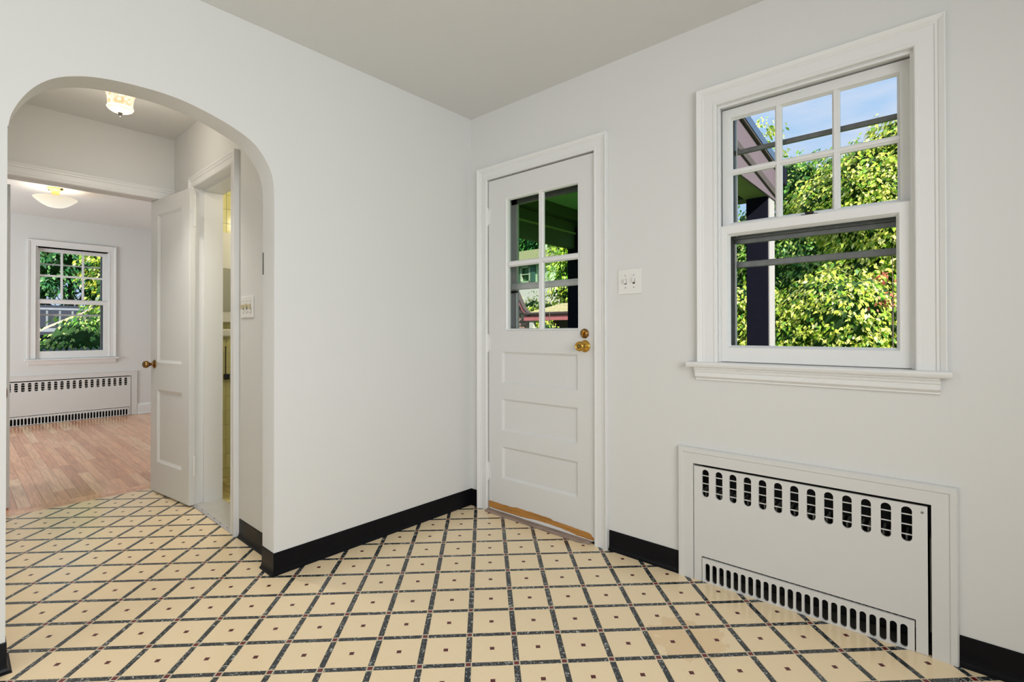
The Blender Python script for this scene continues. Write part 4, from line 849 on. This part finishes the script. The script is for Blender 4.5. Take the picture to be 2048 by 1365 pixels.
wn = boxobj('window', M['postwhite'], nh, (-8.08, -8.03, 9.96, 10.05, 2.68, 3.2), (-7.72, -7.66, 9.96, 10.05, 2.68, 3.2), (-8.06, -7.68, 9.96, 10.05, 3.15, 3.2), (-8.06, -7.68, 9.96, 10.05, 2.68, 2.73), (-8.04, -7.7, 9.97, 10.04, 2.93, 2.96))
boxobj('pane', M['leafD'] if False else mat('dark_window_pane', (.05, .12, .06), .1), wn, -8.04, -7.7, 10.06, 10.08, 2.72, 3.17)
boxobj('shutter', M['shutter'], nh, -7.64, -7.46, 9.95, 9.99, 2.68, 3.2); boxobj('shutter', M['shutter'], nh, -8.30, -8.12, 9.95, 9.99, 2.68, 3.2); boxobj('shutter', M['shutter'], nh, -7.30, -7.2, 9.95, 9.99, 2.68, 3.2)
# brick gable with flared red eave, shed roof to its right
bg_ = empty('brick_shed', (-3.2, 4.2, G), 'brick garden shed with red fascia and mossy roof, seen low in the glazed door', 'shed')
prof = [(-4.6, G), (-2.76, G), (-2.75, 1.36), (-2.82, 1.385), (-2.90, 1.46), (-2.99, 1.61), (-3.30, 2.16), (-3.70, 2.56), (-4.6, 2.56)]
bm = NB(); A_ = [bm.verts.new((x, 4.02, z)) for x, z in prof]; B_ = [bm.verts.new((x, 4.08, z)) for x, z in prof]; bm.faces.new(A_); bm.faces.new(B_[::-1])
for i in range(len(prof)): bm.faces.new((A_[i], A_[(i+1) % len(prof)], B_[(i+1) % len(prof)], B_[i]))
mesh_obj('gable_wall', bm, M['mortar'], bg_)
bm = NB(); box(bm, -.095, .095, -.03, 0, -.027, .027); bmesh.ops.recalc_face_normals(bm, faces=bm.faces); bkm = bpy.data.meshes.new('brick'); bm.to_mesh(bkm); bm.free(); bkm.materials.append(M['brick'])
for r in range(26):
    z = G+.3+.068*r
    for k in range(5):
        x = -3.62+.206*k+(.103 if r % 2 else 0); lim = -2.85 if z < 1.36 else -2.85-(z-1.36)*.62-.10
        if x < lim: o = inst('brick', bkm, bg_, (x, 4.02, z)); o.matrix_parent_inverse = Matrix.Translation(-bg_.location)
rake = [(-3.70, 2.62), (-3.28, 2.20), (-2.97, 1.64), (-2.88, 1.48), (-2.80, 1.41), (-2.72, 1.38)]
bm = NB(); sweep(bm, rake, [(-.03, 0), (.010, 0), (.010, .03), (-.03, .03)], lambda u, v, b: (u, 3.93+b, v)); mesh_obj('rake_board', bm, M['fascia'], bg_)
bm = NB(); sweep(bm, rake, [(.010, -.01), (.022, -.01), (.022, .08), (.010, .08)], lambda u, v, b: (u, 3.93+b, v)); mesh_obj('rake_shingles', bm, M['brownboard'], bg_)
boxobj('fascia', M['fascia'], bg_, -2.86, -1.3, 3.93, 3.96, 1.285, 1.375)
boxobj('gutter', M['brownboard'], bg_, -2.84, -1.3, 3.90, 3.98, 1.375, 1.415, bevel=.01)
bm = NB(); vs = [bm.verts.new(p) for p in ((-2.80, 3.92, 1.385), (-1.3, 3.92, 1.385), (-1.3, 5.2, 1.60), (-3.0, 5.2, 1.60), (-2.80, 3.92, 1.41), (-1.3, 3.92, 1.41), (-1.3, 5.2, 1.63), (-3.0, 5.2, 1.63))]
for f in ((0, 1, 2, 3), (4, 5, 6, 7), (0, 1, 5, 4), (1, 2, 6, 5), (2, 3, 7, 6), (3, 0, 4, 7)): bm.faces.new([vs[i] for i in f])
mesh_obj('shed_roof', bm, mat('mossy_roof', (.42, .36, .18), .9, noise=.95, nscale=26), bg_)
boxobj('shed_post', M['siding'], bg_, -2.76, -2.68, 3.95, 4.02, G, 1.29); boxobj('back_wall', M['brownboard'], bg_, -2.68, -1.3, 4.5, 4.6, G, 1.4)
# seen through the bedroom window
foliage('garden_shrub', 'lush green shrub filling the bedroom window low down', 'shrub', (-8.6, -.75, G), [(-8.7, -.75, .85, .5, .55, .55), (-8.8, -1.15, .6, .4, .4, .45), (-8.9, -.35, 1.0, .5, .5, .6)], 3600, M['leafG'], .075, 11, trunk=False)
foliage('garden_tree', 'dense tree behind the bedroom window with bright yellow leaves at right', 'tree', (-11.4, .5, G), [(-11.0, .45, 2.2, .7, .75, .8), (-11.0, .25, 2.9, .7, .7, .7), (-10.9, 1.1, 1.4, .8, .8, .9)], 4200, M['leafY'], .11, 12)
foliage('garden_tree', 'dark green tree filling the top left panes of the bedroom window', 'tree', (-16.2, .0, G), [(-16.0, -.5, 3.4, 1.2, 1.0, 1.2), (-16.2, .9, 3.7, 1.1, 1.1, 1.2), (-16.2, -1.2, 2.4, 1.0, .9, 1.3), (-16.2, 1.2, 2.2, 1.1, 1.1, 1.3)], 6500, M['leafD'], .15, 13)
dk = empty('garden_deck', (-13.0, -.2, G), 'blue-grey wooden deck with balusters and a sloping handrail beyond the bedroom window', 'deck')
boxobj('platform', M['deck'], dk, -13.4, -12.4, -2.0, 1.2, 1.12, 1.20); boxobj('house_wall', M['deckwall'], dk, -13.8, -13.6, -2.2, 1.6, G, 1.75)
for k in range(14): boxobj('baluster', M['picket'], dk, -12.44, -12.40, -1.7+.21*k, -1.67+.21*k, 1.20, 1.60)
for k in range(7): boxobj('post', M['picket'], dk, -12.5, -12.42, -1.6+.42*k, -1.54+.42*k, G, 1.12)
boxobj('top_rail', M['deck'], dk, -12.48, -12.38, -2.0, 1.2, 1.60, 1.645)
bm = NB(); box(bm, -.02, .02, -.55, .55, -.02, .02, T=Matrix.Translation((-12.1, -.60, 1.37)) @ Matrix.Rotation(R(29), 4, 'X')); mesh_obj('handrail', bm, M['handrail'], dk)
fc = empty('picket_fence', (-8.0, -.9, G), 'low blue-grey picket fence at the bottom of the bedroom window', 'fence')
boxobj('rail', M['picket'], fc, -8.03, -8.0, -2.2, .4, .45, .52)
for k in range(34):
    y = -2.1+.072*k; bm = NB(); pr_ = [(y, G), (y+.045, G), (y+.045, .84), (y+.0225, .875), (y, .84)]
    A_ = [bm.verts.new((-8.0, a_, b_)) for a_, b_ in pr_]; B_ = [bm.verts.new((-7.98, a_, b_)) for a_, b_ in pr_]; bm.faces.new(A_); bm.faces.new(B_[::-1])
    for i in range(5): bm.faces.new((A_[i], A_[(i+1) % 5], B_[(i+1) % 5], B_[i]))
    mesh_obj('picket', bm, M['picket'], fc)
